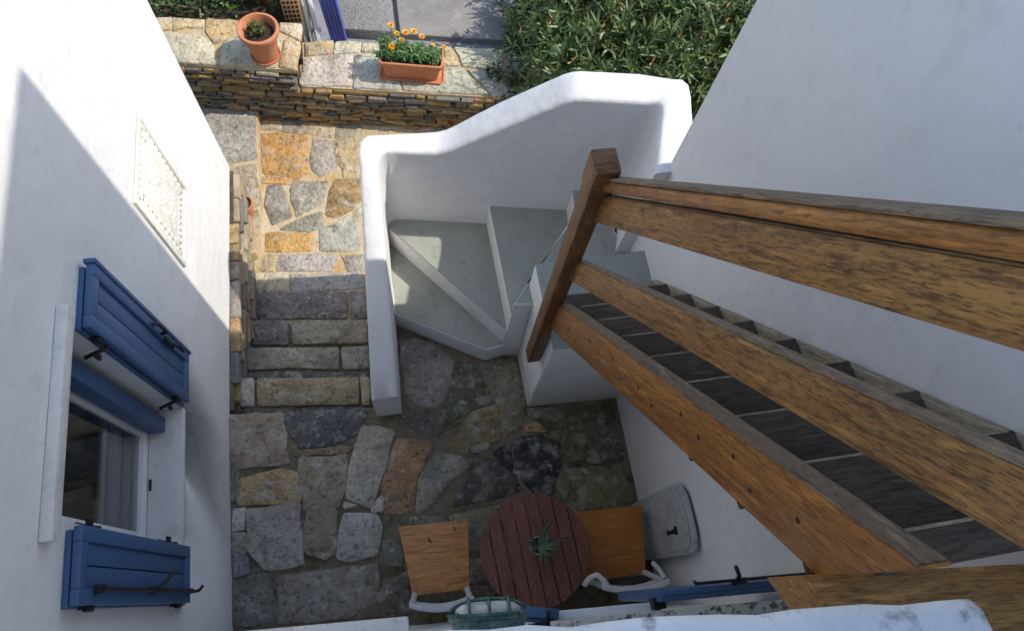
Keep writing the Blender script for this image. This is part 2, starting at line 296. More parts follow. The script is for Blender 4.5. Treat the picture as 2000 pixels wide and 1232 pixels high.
for pts, c in PB: stone([zat(p) for p in pts], 0, .005, vary((min(.7, c[0] * 1.2), c[1] * 1.14, c[2] * 1.04), .06), path, slope=pz, grow=.010)
# raised kerb slab on the left of the path
b = MB(); kz = -.55
kerbp = [at(372, 200, kz), at(503, 212, kz), at(503, 300, kz), at(507, 410, kz), at(500, 492, kz), at(484, 500, kz), at(440, 360, kz)]
kerbp = [(p.x, p.y) for p in reversed(kerbp)] if area2([(p.x, p.y) for p in kerbp]) < 0 else [(p.x, p.y) for p in kerbp]
b.prism(kerbp, -.85, kz); kerb = struct(b.build('kerb', 'warmmortar', bevel=.012))
for pts, c in [([(375,205),(500,218),(502,312),(395,330)], (.40,.37,.30)), ([(400,338),(502,318),(505,405),(440,420)], (.46,.38,.25)), ([(455,424),(506,410),(500,488),(484,490)], OCHRE)]:
    stone([at(*p, kz) for p in pts], kz, .008, c, kerb)

# ---- street beyond the garden wall
b = MB(); b.prism([(-.62, 4.6), (8, 3.4), (8, 12), (-.62, 12)], -.95, -.60); street = struct(b.build('street', 'bluestone'))
b = MB(); b.prism([(-.36, 5.16), (.185, 5.08), (.21, 9), (-.36, 9)], -.9, -.48); b.build('paving_slab', 'roughconcrete', street, bevel=.02)
b = MB(); b.prism([(.225, 5.10), (1.0, 4.98), (6, 4.2), (8, 9), (.24, 9)], -.9, -.53); b.build('paving_slab', 'concrete', street, bevel=.02)
b = MB()
for k in range(9):
    x = .62 + k * .075; b.box((x, 4.66 - .14 * x, -.60), (x + .05, 4.92 - .14 * x, -.588))
b.build('gutter_grating', 'bluestone', street, bevel=.003, seg=1)
b = MB(); b.prism([(-3.2, 4.5), (-.66, 4.5), (-.66, 12), (-3.2, 12)], -.95, -.12); bed = struct(b.build('flower_bed', 'soil'))

# ================================================================== LEFT HOUSE
LX = -1.285
house = thing('white_house', 'white plastered house on the left with a blue shuttered window', 'house', (LX, 1.5, 0))
Y0, Y1, Z0, Z1, LT, LB, LE = .46, 1.19, .93, 2.30, 4.2, -2.2, 3.46
cells = []
b = MB()
ys = [LB, Y0, Y1, LE]; zs = [0, Z0, Z1, LT]
for i in range(3):
    for j in range(3):
        if i == 1 and j == 1: continue
        ny = max(1, int((ys[i + 1] - ys[i]) / .4)); nz = max(1, int((zs[j + 1] - zs[j]) / .5))
        for k in range(ny):
            for l in range(nz):
                ya, yb = ys[i] + (ys[i + 1] - ys[i]) * k / ny, ys[i] + (ys[i + 1] - ys[i]) * (k + 1) / ny
                za, zb = zs[j] + (zs[j + 1] - zs[j]) * l / nz, zs[j] + (zs[j + 1] - zs[j]) * (l + 1) / nz
                lo = lambda y, z: z - (max(0, y - 1.36) * .062 if z == 0 else 0)
                b.add([(LX, ya, lo(ya, za)), (LX, yb, lo(yb, za)), (LX, yb, zb), (LX, ya, zb)], [(0, 1, 2, 3)])
rx = LX - .175
for q in ([(LX, Y0, Z1), (LX, Y1, Z1), (rx, Y1, Z1), (rx, Y0, Z1)], [(LX, Y1, Z0), (rx, Y1, Z0), (rx, Y1, Z1), (LX, Y1, Z1)], [(rx, Y0, Z0), (LX, Y0, Z0), (LX, Y0, Z1), (rx, Y0, Z1)]): b.add(q, [(0, 1, 2, 3)])
b.add([(LX, LE, -.13), (-6, LE, -.13), (-6, LE, LT), (LX, LE, LT)], [(0, 1, 2, 3)])
b.add([(LX, LB, LT), (LX, LE, LT), (-6, LE, LT), (-6, LB, LT)], [(0, 1, 2, 3)])
b.add([(LX, LB, 0), (LX, LB, LT), (-6, LB, LT), (-6, LB, 0)], [(0, 1, 2, 3)])
me = bpy.data.meshes.new('wall'); me.from_pydata(b.v, [], b.f); bm = bmesh.new(); bm.from_mesh(me); bmesh.ops.remove_doubles(bm, verts=bm.verts, dist=1e-4)
bmesh.ops.recalc_face_normals(bm, faces=bm.faces)
es = [e for e in bm.edges if all(abs(v.co.x - LX) < 1e-4 and abs(v.co.y - LE) < 1e-4 for v in e.verts)]
bmesh.ops.bevel(bm, geom=es, offset=.03, segments=4, profile=.5, affect='EDGES'); bm.to_mesh(me); bm.free()
for p in me.polygons: p.use_smooth = True
me.set_sharp_from_angle(angle=R(40)); obj('wall', me, 'plaster', house)
# dry stone footing under it
foot = MB(); foot.box((-1.6, 1.40, -.95), (-1.262, 3.43, -.14)); fw = foot.build('stone_footing', 'darkmortar', house)
for row in range(13):
    zt = -.035 - row * .056; y = 1.42 + random.uniform(0, .1)
    while y < 3.40:
        L = random.uniform(.14, .42); ye = min(y + L, 3.43); h = random.uniform(.040, .052)
        top = zt - max(0, (y + ye) / 2 - 1.36) * .062 * (1 - row / 13)
        floor_ = 0 if ye < 1.5 else -.165 if ye < 1.75 else -.33 if ye < 2.05 else -.495 if ye < 2.3 else -.75
        if top > floor_ - .02:
            xo = -1.222 + random.uniform(-.02, .012) - max(0, 1.75 - y) * .10
            jbox((-1.30, y, top - h), (xo, ye - .012, top), vary(random.choice([(.42, .30, .15), (.30, .28, .24), (.20, .19, .18), (.34, .27, .17), (.45, .38, .27)])), fw, j=.008)
        y += L
# window
win = MB().box((rx - .05, Y0, Z0), (rx, Y0 + .055, Z1)).box((rx - .05, Y1 - .11, Z0), (rx, Y1, Z1)).box((rx - .05, Y0 + .055, Z0), (rx, Y1 - .11, Z0 + .06)).box((rx - .05, Y0 + .055, Z1 - .06), (rx, Y1 - .11, Z1)).build('window', 'alu', house, bevel=.005)
MB().box((rx - .034, Y0 + .055, Z0 + .06), (rx - .030, Y1 - .11, Z1 - .06)).build('pane', 'glass', win)
f2 = MB()
for y in (Y0 + .058, Y1 - .145): f2.box((rx - .045, y, Z0 + .062), (rx - .012, y + .03, Z1 - .062))
f2.build('sash', 'alu', win, bevel=.004)
for k, (za, zb, xo) in enumerate(((.985, 1.015, .07), (1.03, 1.10, .10), (1.115, 1.135, .09), (1.16, 1.19, .12))):
    MB().box((rx - xo - .03, Y0 + .05, za), (rx - xo, Y1 - .05, zb)).build('inner_bar', 'curtain', win, bevel=.005)  # lilac-grey bars behind the glass, across the lower part of the window
MB().box((rx - .35, Y1 - .20, 1.0), (rx - .30, Y1 + .2, 2.3)).build('curtain', 'curtain', win, bevel=.01)
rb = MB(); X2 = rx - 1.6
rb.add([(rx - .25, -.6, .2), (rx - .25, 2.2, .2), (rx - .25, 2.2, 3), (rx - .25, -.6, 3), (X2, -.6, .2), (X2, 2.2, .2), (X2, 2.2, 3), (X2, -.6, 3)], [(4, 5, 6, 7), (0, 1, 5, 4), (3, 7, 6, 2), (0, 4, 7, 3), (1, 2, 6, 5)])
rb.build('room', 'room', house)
MB().box((rx, Y0 + .002, Z0 - .03), (LX + .004, Y1 - .002, Z0 + .004)).build('sill', 'marble', house, bevel=.004)
MB().box((rx - .002, Y1 - .125, Z0 + .006), (rx + .085, Y1 - .045, Z1 - .01)).build('blue_window_post', 'blue', house, bevel=.004)
MB().box((rx + .008, Y0 + .30, Z0 + .005), (rx + .020, Y0 + .36, Z0 + .010)).build('latch_plate', 'black', house)
MB().box((LX + .001, .375, 2.275), (LX + .045, 1.225, 2.335)).build('drip_stone', 'marble', house, bevel=.006)

def shutter(name, ya, yb, za, zb, xf, label):
    """a shutter folded flat on the left wall: face at x = xf, looking along +x"""
    t = .032; fr = .055
    back = MB().box((xf - t - .030, ya - .006, za - .05), (xf - t - .008, yb - .01, zb - .01)).build(name, 'blue', house, bevel=.003)
    back['label'] = label
    for (a, c) in ((ya, ya + fr), (yb - fr, yb)): MB().box((xf - t, a, za), (xf, c, zb)).build('shutter_rail', 'blue', back, bevel=.004)
    for (a, c) in ((za, za + fr), (zb - fr, zb)): MB().box((xf - t + .001, ya + fr, a), (xf - .001, yb - fr, c)).build('shutter_stile', 'blue', back, bevel=.004)
    ym = (ya + yb) / 2
    for (a, c) in ((ya + fr, ym - .0025), (ym + .0025, yb - fr)): MB().box((xf - t + .004, a, za + fr), (xf - .014, c, zb - fr)).build('shutter_panel', 'blue', back, bevel=.003)
    for z in (za + .12, zb - .12):
        MB().box((xf - .045, ya - .012, z - .03), (xf - .012, ya + .002, z + .03)).tube([(xf - .02, ya - .014, z - .03), (xf - .02, ya - .014, z + .03)], .008).build('hinge', 'black', back)
    return back
sh = shutter('shutter', 1.185, 1.465, 1.03, 2.19, -1.222, 'blue shutter on the far side of the window')
MB().tube([(-1.221, 1.43, 1.45), (-1.195, 1.43, 1.46), (-1.19, 1.43, 1.52), (-1.195, 1.43, 1.575), (-1.221, 1.43, 1.585)], .009).build('handle', 'black', sh, smooth=60)
MB().box((-1.222, 1.405, 1.30), (-1.208, 1.425, 1.42)).tube([(-1.207, 1.415, 1.33), (-1.185, 1.405, 1.30), (-1.18, 1.395, 1.26)], .007).build('catch', 'black', sh)
MB().box((-1.262, 1.462, 1.02), (-1.214, 1.482, 2.20)).build('weather_bar', 'blue', sh, bevel=.004)
sh = shutter('shutter', .172, .44, 1.00, 2.165, -1.222, 'blue shutter on the near side of the window')
MB().tube([(-1.205, .222, 1.00), (-1.205, .222, 2.08)], .0085).build('locking_rod', 'black', sh, smooth=60)
for lo, hi in (((-1.222, .212, 1.02), (-1.198, .236, 1.05)), ((-1.222, .210, 1.48), (-1.192, .238, 1.545)), ((-1.222, .208, 2.02), (-1.194, .238, 2.06))): MB().box(lo, hi).build('rod_bracket', 'black', sh, bevel=.004)
MB().tube([(-1.196, .228, 1.50), (-1.182, .26, 1.45), (-1.178, .30, 1.36)], .008).tube([(-1.205, .222, 1.00), (-1.195, .225, .955), (-1.185, .245, .93)], .008).build('lever', 'black', sh)
for y, dz in ((1.14, 0), (1.14, 1), (.475, 0), (.475, 1)):
    z = 1.14 if dz == 0 else 1.98
    MB().tube([(LX - .05, y, z), (LX + .0, y + (.02 if y > 1 else -.02), z), (LX + .045, y + (.035 if y > 1 else -.03), z)], .010).box((LX - .004, y - .012, z - .022), (LX + .010, y + .012, z + .022)).build('shutter_hinge', 'black', house, bevel=.004)
# carved vent plaque
cx_ = LX + .001; va, vb, vc, vd = 2.045, 2.595, .945, 1.69
pl = MB().box((cx_, va, vc), (cx_ + .009, vb, vd)).build('vent_plaque', 'carved', house, bevel=.003)
fr = MB()
for lo, hi in (((cx_, va, vc), (cx_ + .018, va + .03, vd)), ((cx_, vb - .03, vc), (cx_ + .018, vb, vd)), ((cx_, va + .03, vc), (cx_ + .018, vb - .03, vc + .03)), ((cx_, va + .03, vd - .03), (cx_ + .018, vb - .03, vd))): fr.box(lo, hi)
fr.build('plaque_border', 'carved', pl, bevel=.004)
bd = MB(); hl = MB()
def bead(y, z, r): bd.lathe([(.001, r * .9), (r * .6, r * .7), (r, 0)], (0, 0, 0), 6); k = 18; vs = bd.v[-k:]; bd.v[-k:] = [(cx_ + .009 + p[2] * .45, y + p[0], z + p[1]) for p in vs]
for ring in (0, 1):
    o = .062 + ring * .045
    for k in range(11):
        t = k / 10
        for (y, z) in ((va + o + (vb - va - 2 * o) * t, vc + o), (va + o + (vb - va - 2 * o) * t, vd - o), (va + o, vc + o + (vd - vc - 2 * o) * t), (vb - o, vc + o + (vd - vc - 2 * o) * t)):
            bead(y, z, .0125)
            if ring == 0: hl.box((cx_ + .0092, y + .014, z + .012), (cx_ + .0100, y + .024, z + .024))  # dark chips on the face, painting the shade inside the drilled holes
my, mz = (va + vb) / 2, (vc + vd) / 2
for k in range(24):
    a = k / 24 * 2 * math.pi; bead(my + .09 * math.cos(a), mz + .15 * math.sin(a), .014)
for k in range(16): bead(my + random.uniform(-.07, .07), mz + random.uniform(-.12, .12), random.uniform(.012, .024))
for k in range(9): bead(my - .10 + k * .025, mz + .19 + .02 * math.sin(k), .012); bead(my - .10 + k * .025, mz - .19 + .02 * math.sin(k), .012)
for o_ in (bd.build('carved_relief', 'carved', pl, smooth=60), hl.build('drilled_hole_shade', 'darkmortar', pl)): o_['kind'] = 'stuff'

# ================================================================== RIGHT HOUSE
RX, RE, RT = 1.412, 1.885, 5.95
rh = thing('white_house', 'tall white plastered house on the right behind the wooden stairs', 'house', (RX, 1, 0))
b = MB(); b.prism([(RX, -7), (7, -7), (7, 1.05), (RX, RE)], -.95, RT); b.build('wall', 'plaster', rh, bevel=.02, seg=4)

# ================================================================== HOUSE BEHIND THE CAMERA
hh = thing('white_house', 'white house at the bottom edge carrying the lamp and parapet', 'house', (0, -.3, 0))
b = MB(); b.prism([(LX + .003, -3.5), (RX - .003, -3.5), (RX - .003, WY(RX)), (LX + .003, WY(LX))], -.3, 3.35); b.build('wall', 'plaster', hh)
b = MB(); b.prism([(-1.2, -.42), (.60, -.45), (.60, WY(.6) - .004), (-1.2, WY(-1.2) - .004)], 3.35, 3.97); b.build('parapet', 'plaster', hh)
EY = lambda x: -.036 - .105 * x
# coping with an uneven front edge
xs = np.linspace(-1.2, .628, 42); z1, z0 = 4.055, 4.00; v = []
for x in xs:
    e = EY(x) + .0014 * math.sin(x * 31) + .0012 * math.sin(x * 77 + 1) + random.gauss(0, .0008)
    v += [(x, -.46, z0), (x, -.46, z1), (x, e - .035, z1 + random.gauss(0, .001)), (x, e - .012, z1 - .006), (x, e, z1 - .022), (x, e - .004, z0 + .012), (x, e - .02, z0)]
k = 7; f = [(i * k + j, i * k + (j + 1) % k, (i + 1) * k + (j + 1) % k, (i + 1) * k + j) for i in range(len(xs) - 1) for j in range(k)] + [tuple(range(k)), tuple((len(xs) - 1) * k + j for j in range(k - 1, -1, -1))]
MB().add(v, f).build('coping', 'parapet', hh, smooth=50)
ee = EY(.628)
MB().add([(.6285, -.45, 3.99), (.6285, ee - .01, 3.99), (.6285, ee - .012, 4.04), (.6285, -.45, 4.052), (.6385, -.45, 3.985), (.635, ee - .02, 3.985), (.635, ee - .02, 4.03), (.642, -.45, 4.045)], [(0, 1, 2, 3), (4, 7, 6, 5), (0, 4, 5, 1), (3, 2, 6, 7), (1, 5, 6, 2)]).build('coping_end', 'mould', hh, bevel=.004)
def slanted(x0, x1, y_out, y_in, z0, z1):   # box following the wall's line
    s = -.077; return MB().prism([(x0, y_in + s * x0), (x1, y_in + s * x1), (x1, y_out + s * x1), (x0, y_out + s * x0)], z0, z1)
slanted(.36, 1.27, -.107, -.16, 2.25, 2.31).build('drip_stone', 'mouldmarble', hh, bevel=.006)
slanted(-.66, -.118, -.050, -.16, 2.25, 2.31).build('drip_stone', 'marble', hh, bevel=.006)
slanted(.40, .80, -.082, -.145, 2.06, 2.12).build('window_head', 'alu', hh, bevel=.004)
s2 = slanted(.768, 1.345, -.040, -.080, 1.6, 2.24).build('shutter', 'blue', hh, bevel=.004); s2['label'] = 'blue shutter under the stairs, seen from above'
slanted(.775, 1.335, -.0405, -.060, 1.62, 2.246).build('shutter_rail', 'blue', s2, bevel=.002)
MB().tube([(.90, -.098, 2.262), (1.335, -.132, 2.262)], .006).tube([(.905, -.098, 2.262), (.895, -.09, 2.275)], .006).tube([(1.06, -.112, 2.262), (1.055, -.095, 2.30), (1.035, -.065, 2.34)], .008).box((1.04, -.125, 2.245), (1.09, -.105, 2.27)).build('locking_rod', 'black', s2)
MB().box((.755, -.165, 2.14), (.80, -.125, 2.19)).build('hinge', 'black', s2)
Mq = Matrix.Translation((.275, -.072, 0)) @ Matrix.Rotation(R(-13), 4, 'Z')
s3 = MB().box((0, -.036, 1.6), (.135, 0, 2.22), Mq).build('shutter', 'blue', hh, bevel=.005); s3['label'] = 'blue shutter next to the lamp'
MB().box((.0, -.052, 1.62), (.130, -.037, 2.19), Mq).build('shutter_rail', 'blue', s3, bevel=.003)
MB().tube([(.335, -.155, 2.2), (.36, -.125, 2.22), (.365, -.105, 2.25), (.355, -.10, 2.27)], .007).box((.30, -.17, 2.1), (.40, -.14, 2.2)).build('hinge', 'black', s3)

# ---- bulkhead lamp
lp = thing('wall_lamp', 'green caged oval bulkhead lamp on the white wall at the bottom edge', 'lamp', (.11, -.12, 2.9))
Ml = Matrix.Translation((.108, -.155, 2.86)) @ Matrix.Rotation(R(-6), 4, 'Z')
def oval(prof, seg=40, power=2.6):     # profile of (half width, half height, depth along +y)
    v = []
    for a, h, d in prof:
        for k in range(seg):
            t = 2 * math.pi * k / seg; c, s_ = math.cos(t), math.sin(t)
            v.append(Ml @ Vector((a * math.copysign(abs(c) ** (2 / power), c), d, h * math.copysign(abs(s_) ** (2 / power), s_))))
    f = [(i * seg + k, (i + 1) * seg + k, (i + 1) * seg + (k + 1) % seg, i * seg + (k + 1) % seg) for i in range(len(prof) - 1) for k in range(seg)]
    return MB().add(v, f)
oval([(.001, .001, .0), (.070, .045, .0), (.090, .052, .03), (.098, .058, .080), (.107, .066, .083), (.107, .066, .093), (.092, .052, .094), (.001, .001, .094)]).build('lamp_body', 'greenmetal', lp, smooth=40)
gl = oval([(.090, .050, .093), (.086, .047, .108), (.072, .038, .119), (.045, .022, .125), (.001, .001, .127)], 120)
gl.v = [tuple(Vector(p) + Vector((0, .0014 * math.cos(i * math.pi * .95), 0))) for i, p in enumerate(gl.v)]
gl.build('lamp_glass', 'lampglass', lp, smooth=20)
for x in (-.052, 0, .052):
    MB().tube([Ml @ Vector((x, .088, .064)), Ml @ Vector((x, .115, .056)), Ml @ Vector((x, .133, .030)), Ml @ Vector((x, .136, 0)), Ml @ Vector((x, .133, -.030)), Ml @ Vector((x, .115, -.056)), Ml @ Vector((x, .088, -.064))], .0042).build('cage_bar', 'greenmetal', lp, smooth=60)
MB().tube([Ml @ Vector((.100 * math.cos(t), .103 + .030 * math.sin(t), .0)) for t in [math.pi * k / 16 for k in range(17)]], .0048).build('cage_hoop', 'greenmetal', lp, smooth=60)
oval([(.104, .064, .091), (.110, .069, .093), (.110, .069, .099), (.102, .061, .100)]).build('cage_ring', 'greenmetal', lp, smooth=40)
for x in (-.085, .0, .085): MB().lathe([(.0, .010), (.006, .009), (.007, 0)], Ml @ Vector((x, .097, .064)), 10).build('screw', 'greenmetal', lp)

# ================================================================== PLASTER WINDING STAIRS
ws = thing('plaster_staircase', 'white plastered winding stairs with grey treads and curved parapet', 'staircase', (.5, 1.9, 0))
AP = Vector((.632, 1.578))
def solid(poly, z1, z0=-.2):
    if area2(poly) < 0: poly = poly[::-1]
    return MB().prism(poly, z0, z1)
NI = lambda x: 2.5 - .165 * x      # inner foot of the far parapet
t1 = [(.505, 1.540), (.632, 1.560), (.632, 1.585), (.03, NI(0) + .02), (-.10, 2.55), (-.10, 1.895)]
t2 = [(.632, 1.575), (.640, 1.60), (.632, NI(.62) + .03), (-.10, 2.56), (-.085, 2.45)]
t3 = [(.636, 1.572), (.66, 1.58), (1.17, 2.19), (1.22, NI(1.22) + .03), (.615, NI(.62) + .03)]
t4 = [(.628, 1.566), (.752, 1.552), (.752, 1.69), (1.42, 1.70), (1.42, 1.84), (1.36, 2.0), (1.50, 2.30), (1.15, 2.38), (1.128, 2.145)]
bk = [(.757, 1.160), (1.42, 1.135), (1.42, 1.705), (.747, 1.688)]
for nm, poly, z in (('step', t1, .24), ('step', t2, .48), ('step', t3, .72), ('step', t4, .97), ('landing_block', bk, 1.25)):
    blk = solid(poly, z - .004).build(nm, 'plaster', ws, bevel=.012, seg=3)
    pc = [Vector(p) for p in poly]; c = sum(pc, Vector((0, 0))) / len(pc)
    ins = [tuple(c + (p - c) * (1 - (.014 if nm == 'step' else .004) / (p - c).length)) for p in pc]
    solid(ins, z, z - .03).build('painted_tread', 'greypaint', blk, bevel=.003, seg=1)
# parapet: stations (inner foot, outer foot, top height, roundness)
st = []
for t in np.linspace(0, 1, 9):
    y = 1.232 + (2.42 - 1.232) * t; st.append(((-.125 + .045 * t, y), (-.297 + .11 * t, y), .46 + .83 * t))
def arc(cx, cy, ri, ro, a0, a1, n): return [(Vector((cx + ri * math.cos(a), cy + ri * math.sin(a))), Vector((cx + ro * math.cos(a), cy + ro * math.sin(a)))) for a in np.linspace(R(a0), R(a1), n)]
st += [((-.070, 2.455), (-.188, 2.51), 1.305), ((-.045, 2.485), (-.172, 2.59), 1.306), ((-.015, 2.497), (-.125, 2.628), 1.306)]
prof = [(.06, 1.300), (.16, 1.302), (.26, 1.307), (.32, 1.328), (.38, 1.368), (.50, 1.470), (.64, 1.589), (.78, 1.708), (.88, 1.793), (.95, 1.848), (.995, 1.874), (1.04, 1.885), (1.15, 1.888), (1.3, 1.890), (1.36, 1.890)]
for x, z in prof: st.append(((x, NI(x)), (x + .032, NI(x) + min(.195, .135 + .12 * max(0, x - .05))), z))
st += [((1.415, 2.268), (1.57, 2.425), 1.888), ((1.440, 2.255), (1.618, 2.405), 1.905), ((1.452, 2.23), (1.640, 2.36), 1.91), ((1.445, 2.19), (1.635, 2.28), 1.905)]
for t in np.linspace(.2, 1, 5): st.append(((1.445 - .118 * t, 2.19 - .355 * t), (1.635 - .08 * t, 2.28 - .46 * t), 1.90 - .01 * t))
np_ = 11; v = []
for (i, o, z) in st:
    i, o = Vector(i), Vector(o); th = (o - i).length; rr = .034
    row = [(i.x, i.y, -.75)]
    for k in range(np_ - 2):
        a = math.pi * k / (np_ - 3); p = i.lerp(o, .5 - .5 * math.copysign(abs(math.cos(a)) ** .50, math.cos(a))); row.append((p.x, p.y, z - rr + rr * math.sin(a) ** .75 + random.gauss(0, .0012)))
    row.append((o.x, o.y, -.75)); v += row
n = len(st)
f = [(a * np_ + k, a * np_ + k + 1, (a + 1) * np_ + k + 1, (a + 1) * np_ + k) for a in range(n - 1) for k in range(np_ - 1)] + [tuple(range(np_))[::-1], tuple((n - 1) * np_ + k for k in range(np_))]
MB().add(v, f).build('parapet_wall', 'plaster', ws, smooth=55)

# ================================================================== STONE STEPS DOWN TO THE PATH
ss = thing('stone_steps', 'short flight of rough stone steps going down to the sunny path', 'steps', (-.8, 1.9, -.5))
noz = [(0, 1.36, 1.30), (-.165, 1.682, 1.581), (-.33, 1.973, 1.859), (-.495, 2.254, 2.155)]
for k in range(1, 4):
    z, ya, yb = noz[k]; MB().prism([(-1.29, 1.2), (-.20, 1.2), (-.20, yb - .03), (-1.29, ya - .03)], -.95, z - .012).build('step_core', 'mortar', ss)
SP = {1: [(466, 497, GREY), (503, 700, (.34, .28, .185)), (704, 722, BROWN)], 2: [(480, 662, (.30, .28, .23)), (668, 719, (.24, .235, .22))], 3: [(490, 562, (.17, .165, .155)), (570, 716, (.30, .26, .20))], 4: [(500, 676, (.20, .19, .18)), (682, 716, (.21, .19, .18))]}
EDGE = {1: (792, 739), 2: (722, 680), 3: (672, 627), 4: (624, 572)}; ZS = {1: -.165, 2: -.33, 3: -.495, 4: -.668}
for k, L_ in SP.items():
    yb, yt = EDGE[k]; z = ZS[k]
    for (xa, xb, c) in L_:
        tilt = lambda x: (590 - x) * .012
        pts = [at(xa + 3, yb + tilt(xa), z), at(xa, yt + tilt(xa), z), at(xb, yt + tilt(xb), z), at(xb + 1, yb + tilt(xb), z)]
        stone(pts, z, .016, vary(tuple(q * w for q, w in zip(c, (1.5, 1.42, 1.28))), .06), ss, jit=.004, name='step_stone')
for (k, xs_) in ((1, [(475, 530), (540, 575), (590, 720)]), (2, [(478, 545), (556, 590), (600, 715)])):
    yb = EDGE[k][0] + 4; z = ZS[k]
    for xa, xb in xs_:
        stone([at(xa, yb + 17, z), at(xa, yb, z), at(xb, yb - 1, z), at(xb, yb + 16, z)], z, .006, vary(random.choice([(.11, .11, .12), (.22, .20, .16), (.15, .15, .15)])), ss, jit=.005, name='step_stone')
MB().tube([at(495, 640, -.475), at(507, 668, -.475)], .004).build('twig', 'bark', ss)

# ================================================================== GARDEN WALL
gw = thing('garden_wall', 'low dry stone garden wall with paved top beyond the path', 'wall', (-.3, 4.4, -.66))
FL = lambda x: 4.262 - .158 * (x + .70); BLk = lambda x: 4.745 - .135 * (x + .64)
b = MB(); b.prism([(-2.7, FL(-2.7) + .03), (-.70, FL(-.70) + .03), (-.70, BLk(-.7)), (-2.7, BLk(-2.7))], -.95, .0)
b.prism([(-.70, FL(-.7) + .03), (3.2, FL(3.2) + .03), (3.2, BLk(3.2)), (-.70, BLk(-.7))], -.95, -.20); core = b.build('core', 'darkmortar', gw)
pal = [(.40, .24, .09), (.30, .20, .10), (.22, .20, .17), (.36, .27, .14), (.17, .165, .16), (.45, .28, .10), (.28, .235, .16)]
z = -.76; row = 0
while z < .0:
    h = random.choice([.022, .03, .036, .044, .052]); x = -2.35 + random.uniform(0, .1)
    while x < 1.25:
        L = random.uniform(.06, .24) * (.7 + h * 8); xe = x + L; top = min(z + h, -.02 if xe < -.69 else -.215)
        if x < -.70 < xe and z > -.27: xe = -.70
        if z > -.25 and x > -.72: break
        if top - z > .012:
            a = math.atan(-.158); M = Matrix.Translation((x, FL(x), 0)) @ Matrix.Rotation(a, 4, 'Z')
            d = random.uniform(-.014, .022)
            jbox((.004, -.012 - d, z), (xe - x - .006, .06, top - .005), vary(random.choice(pal), .3), core, j=.0065, M=M @ Matrix.Rotation(random.gauss(0, .025), 4, 'Y'), bev=.006)
        x = xe
    z += h
# cap stones
def cap(pts, z, c): stone([at(*p, z) for p in pts], z, .022, vary((min(.72, c[0] * 1.35), min(.64, c[1] * 1.27), c[2] * 1.12), .06), gw, name='cap_stone', jit=.007)
cz = -.002
capm = MB().prism([(-2.7, FL(-2.7) + .01), (-.69, FL(-.69) + .01), (-.69, BLk(-.69)), (-2.7, BLk(-2.7))], -.04, .002).prism([(-.69, FL(-.69) + .01), (3.2, FL(3.2) + .01), (3.2, BLk(3.2)), (-.69, BLk(-.69))], -.23, -.196).build('mortar_bed', 'warmmortar', gw)
for pts, c in [([(300,38),(338,38),(336,62),(300,62)], OCHRE), ([(338,38),(400,40),(398,58),(370,56),(338,62)], OCHRE), ([(404,40),(470,44),(468,66),(440,82),(420,88),(404,64)], (.52,.40,.22)), ([(318,68),(392,74),(415,88),(428,128),(344,125)], (.52,.48,.38)), ([(436,86),(470,68),(520,60),(552,75),(540,134),(432,130)], (.48,.42,.32)), ([(548,48),(590,50),(586,80),(548,64)], CREAM), ([(556,80),(586,84),(578,136),(546,134)], OCHRE), ([(250,60),(310,68),(336,124),(260,118)], OCHRE)]: cap(pts, cz, c)
for pts, c in [([(598,86),(652,84),(645,108),(596,112)], OCHRE), ([(656,84),(706,86),(704,104),(652,108)], CREAM), ([(710,86),(770,90),(768,106),(708,104)], CREAM), ([(596,118),(640,112),(690,110),(684,172),(586,166)], (.52,.49,.42)), ([(694,110),(770,110),(782,178),(690,174)], (.44,.42,.39)), ([(775,92),(880,94),(895,130),(780,125)], OCHRE), ([(786,130),(900,134),(958,188),(790,180)], (.42,.40,.36)), ([(888,96),(990,100),(975,140),(905,132)], CREAM), ([(912,138),(985,145),(1010,190),(964,190)], (.36,.35,.32)), ([(995,102),(1090,106),(1080,150),(985,142)], GREY)]: cap(pts, -.20, c)

# ================================================================== WOODEN STAIRS
wd = thing('wooden_staircase', 'steep wooden staircase with plank railing climbing beside the white wall', 'staircase', (1.05, .6, 1.25))
XO = .722
def zline(pts):   # least squares line through (y, z)
    a = np.array(pts); k, c = np.polyfit(a[:, 0], a[:, 1], 1); return k, c
def plank(name, m, top, bot, y0, y1, x, t, bevel=.005):
    """railing plank in a plane x = const between a top and a bottom line; ends at y0 (low) and y1 (high)"""
    kt, ct = zline(top); kb, cb = zline(bot); k = (kt + kb) / 2; dz = (kt * .6 + ct - kb * .6 - cb) / 2
    zc = lambda y: (kt * y + ct + kb * y + cb) / 2
    p0, p1 = Vector((x, y0, zc(y0))), Vector((x, y1, zc(y1))); w = 2 * dz * math.cos(math.atan(abs(k)))
    cut = w / 2 * abs(k)                                    # vertical end cuts
    o = board(name, m, wd, p0, p1, (1, 0, 0), w, t, bevel, cut, cut); M, L = frame(p0, p1, (1, 0, 0))
    MB().box((cut + .012, -w / 2 - .0035, .004), (L + cut - .012, -w / 2 + .001, t - .004)).build('weathered_edge', 'greywood', o, bevel=.002, seg=1, M=M)
    return o, k, zc
st_o, kS, zS = plank('stringer', 'varnish', [(1.18, 1.80), (.265, 3.32), (-.074, 3.81)], [(1.184, 1.54), (.415, 2.66), (.15, 3.13), (-.075, 3.50)], 1.225, -.078, XO, .062)
plank('mid_rail', 'varnish2', [(1.2, 2.28), (.183, 3.84), (.024, 4.08)], [(1.22, 2.04), (.19, 3.64), (-.058, 4.04)], 1.25, -.45, XO + .004, .045)
plank('upper_rail', 'varnish2', [(1.187, 2.82), (.404, 3.975), (.245, 4.2)], [(1.195, 2.61), (.317, 3.92), (.159, 4.156)], 1.25, -.35, XO + .008, .04)
kH, cH = zline([(1.19, 2.835), (.404, 3.99), (.245, 4.215)])
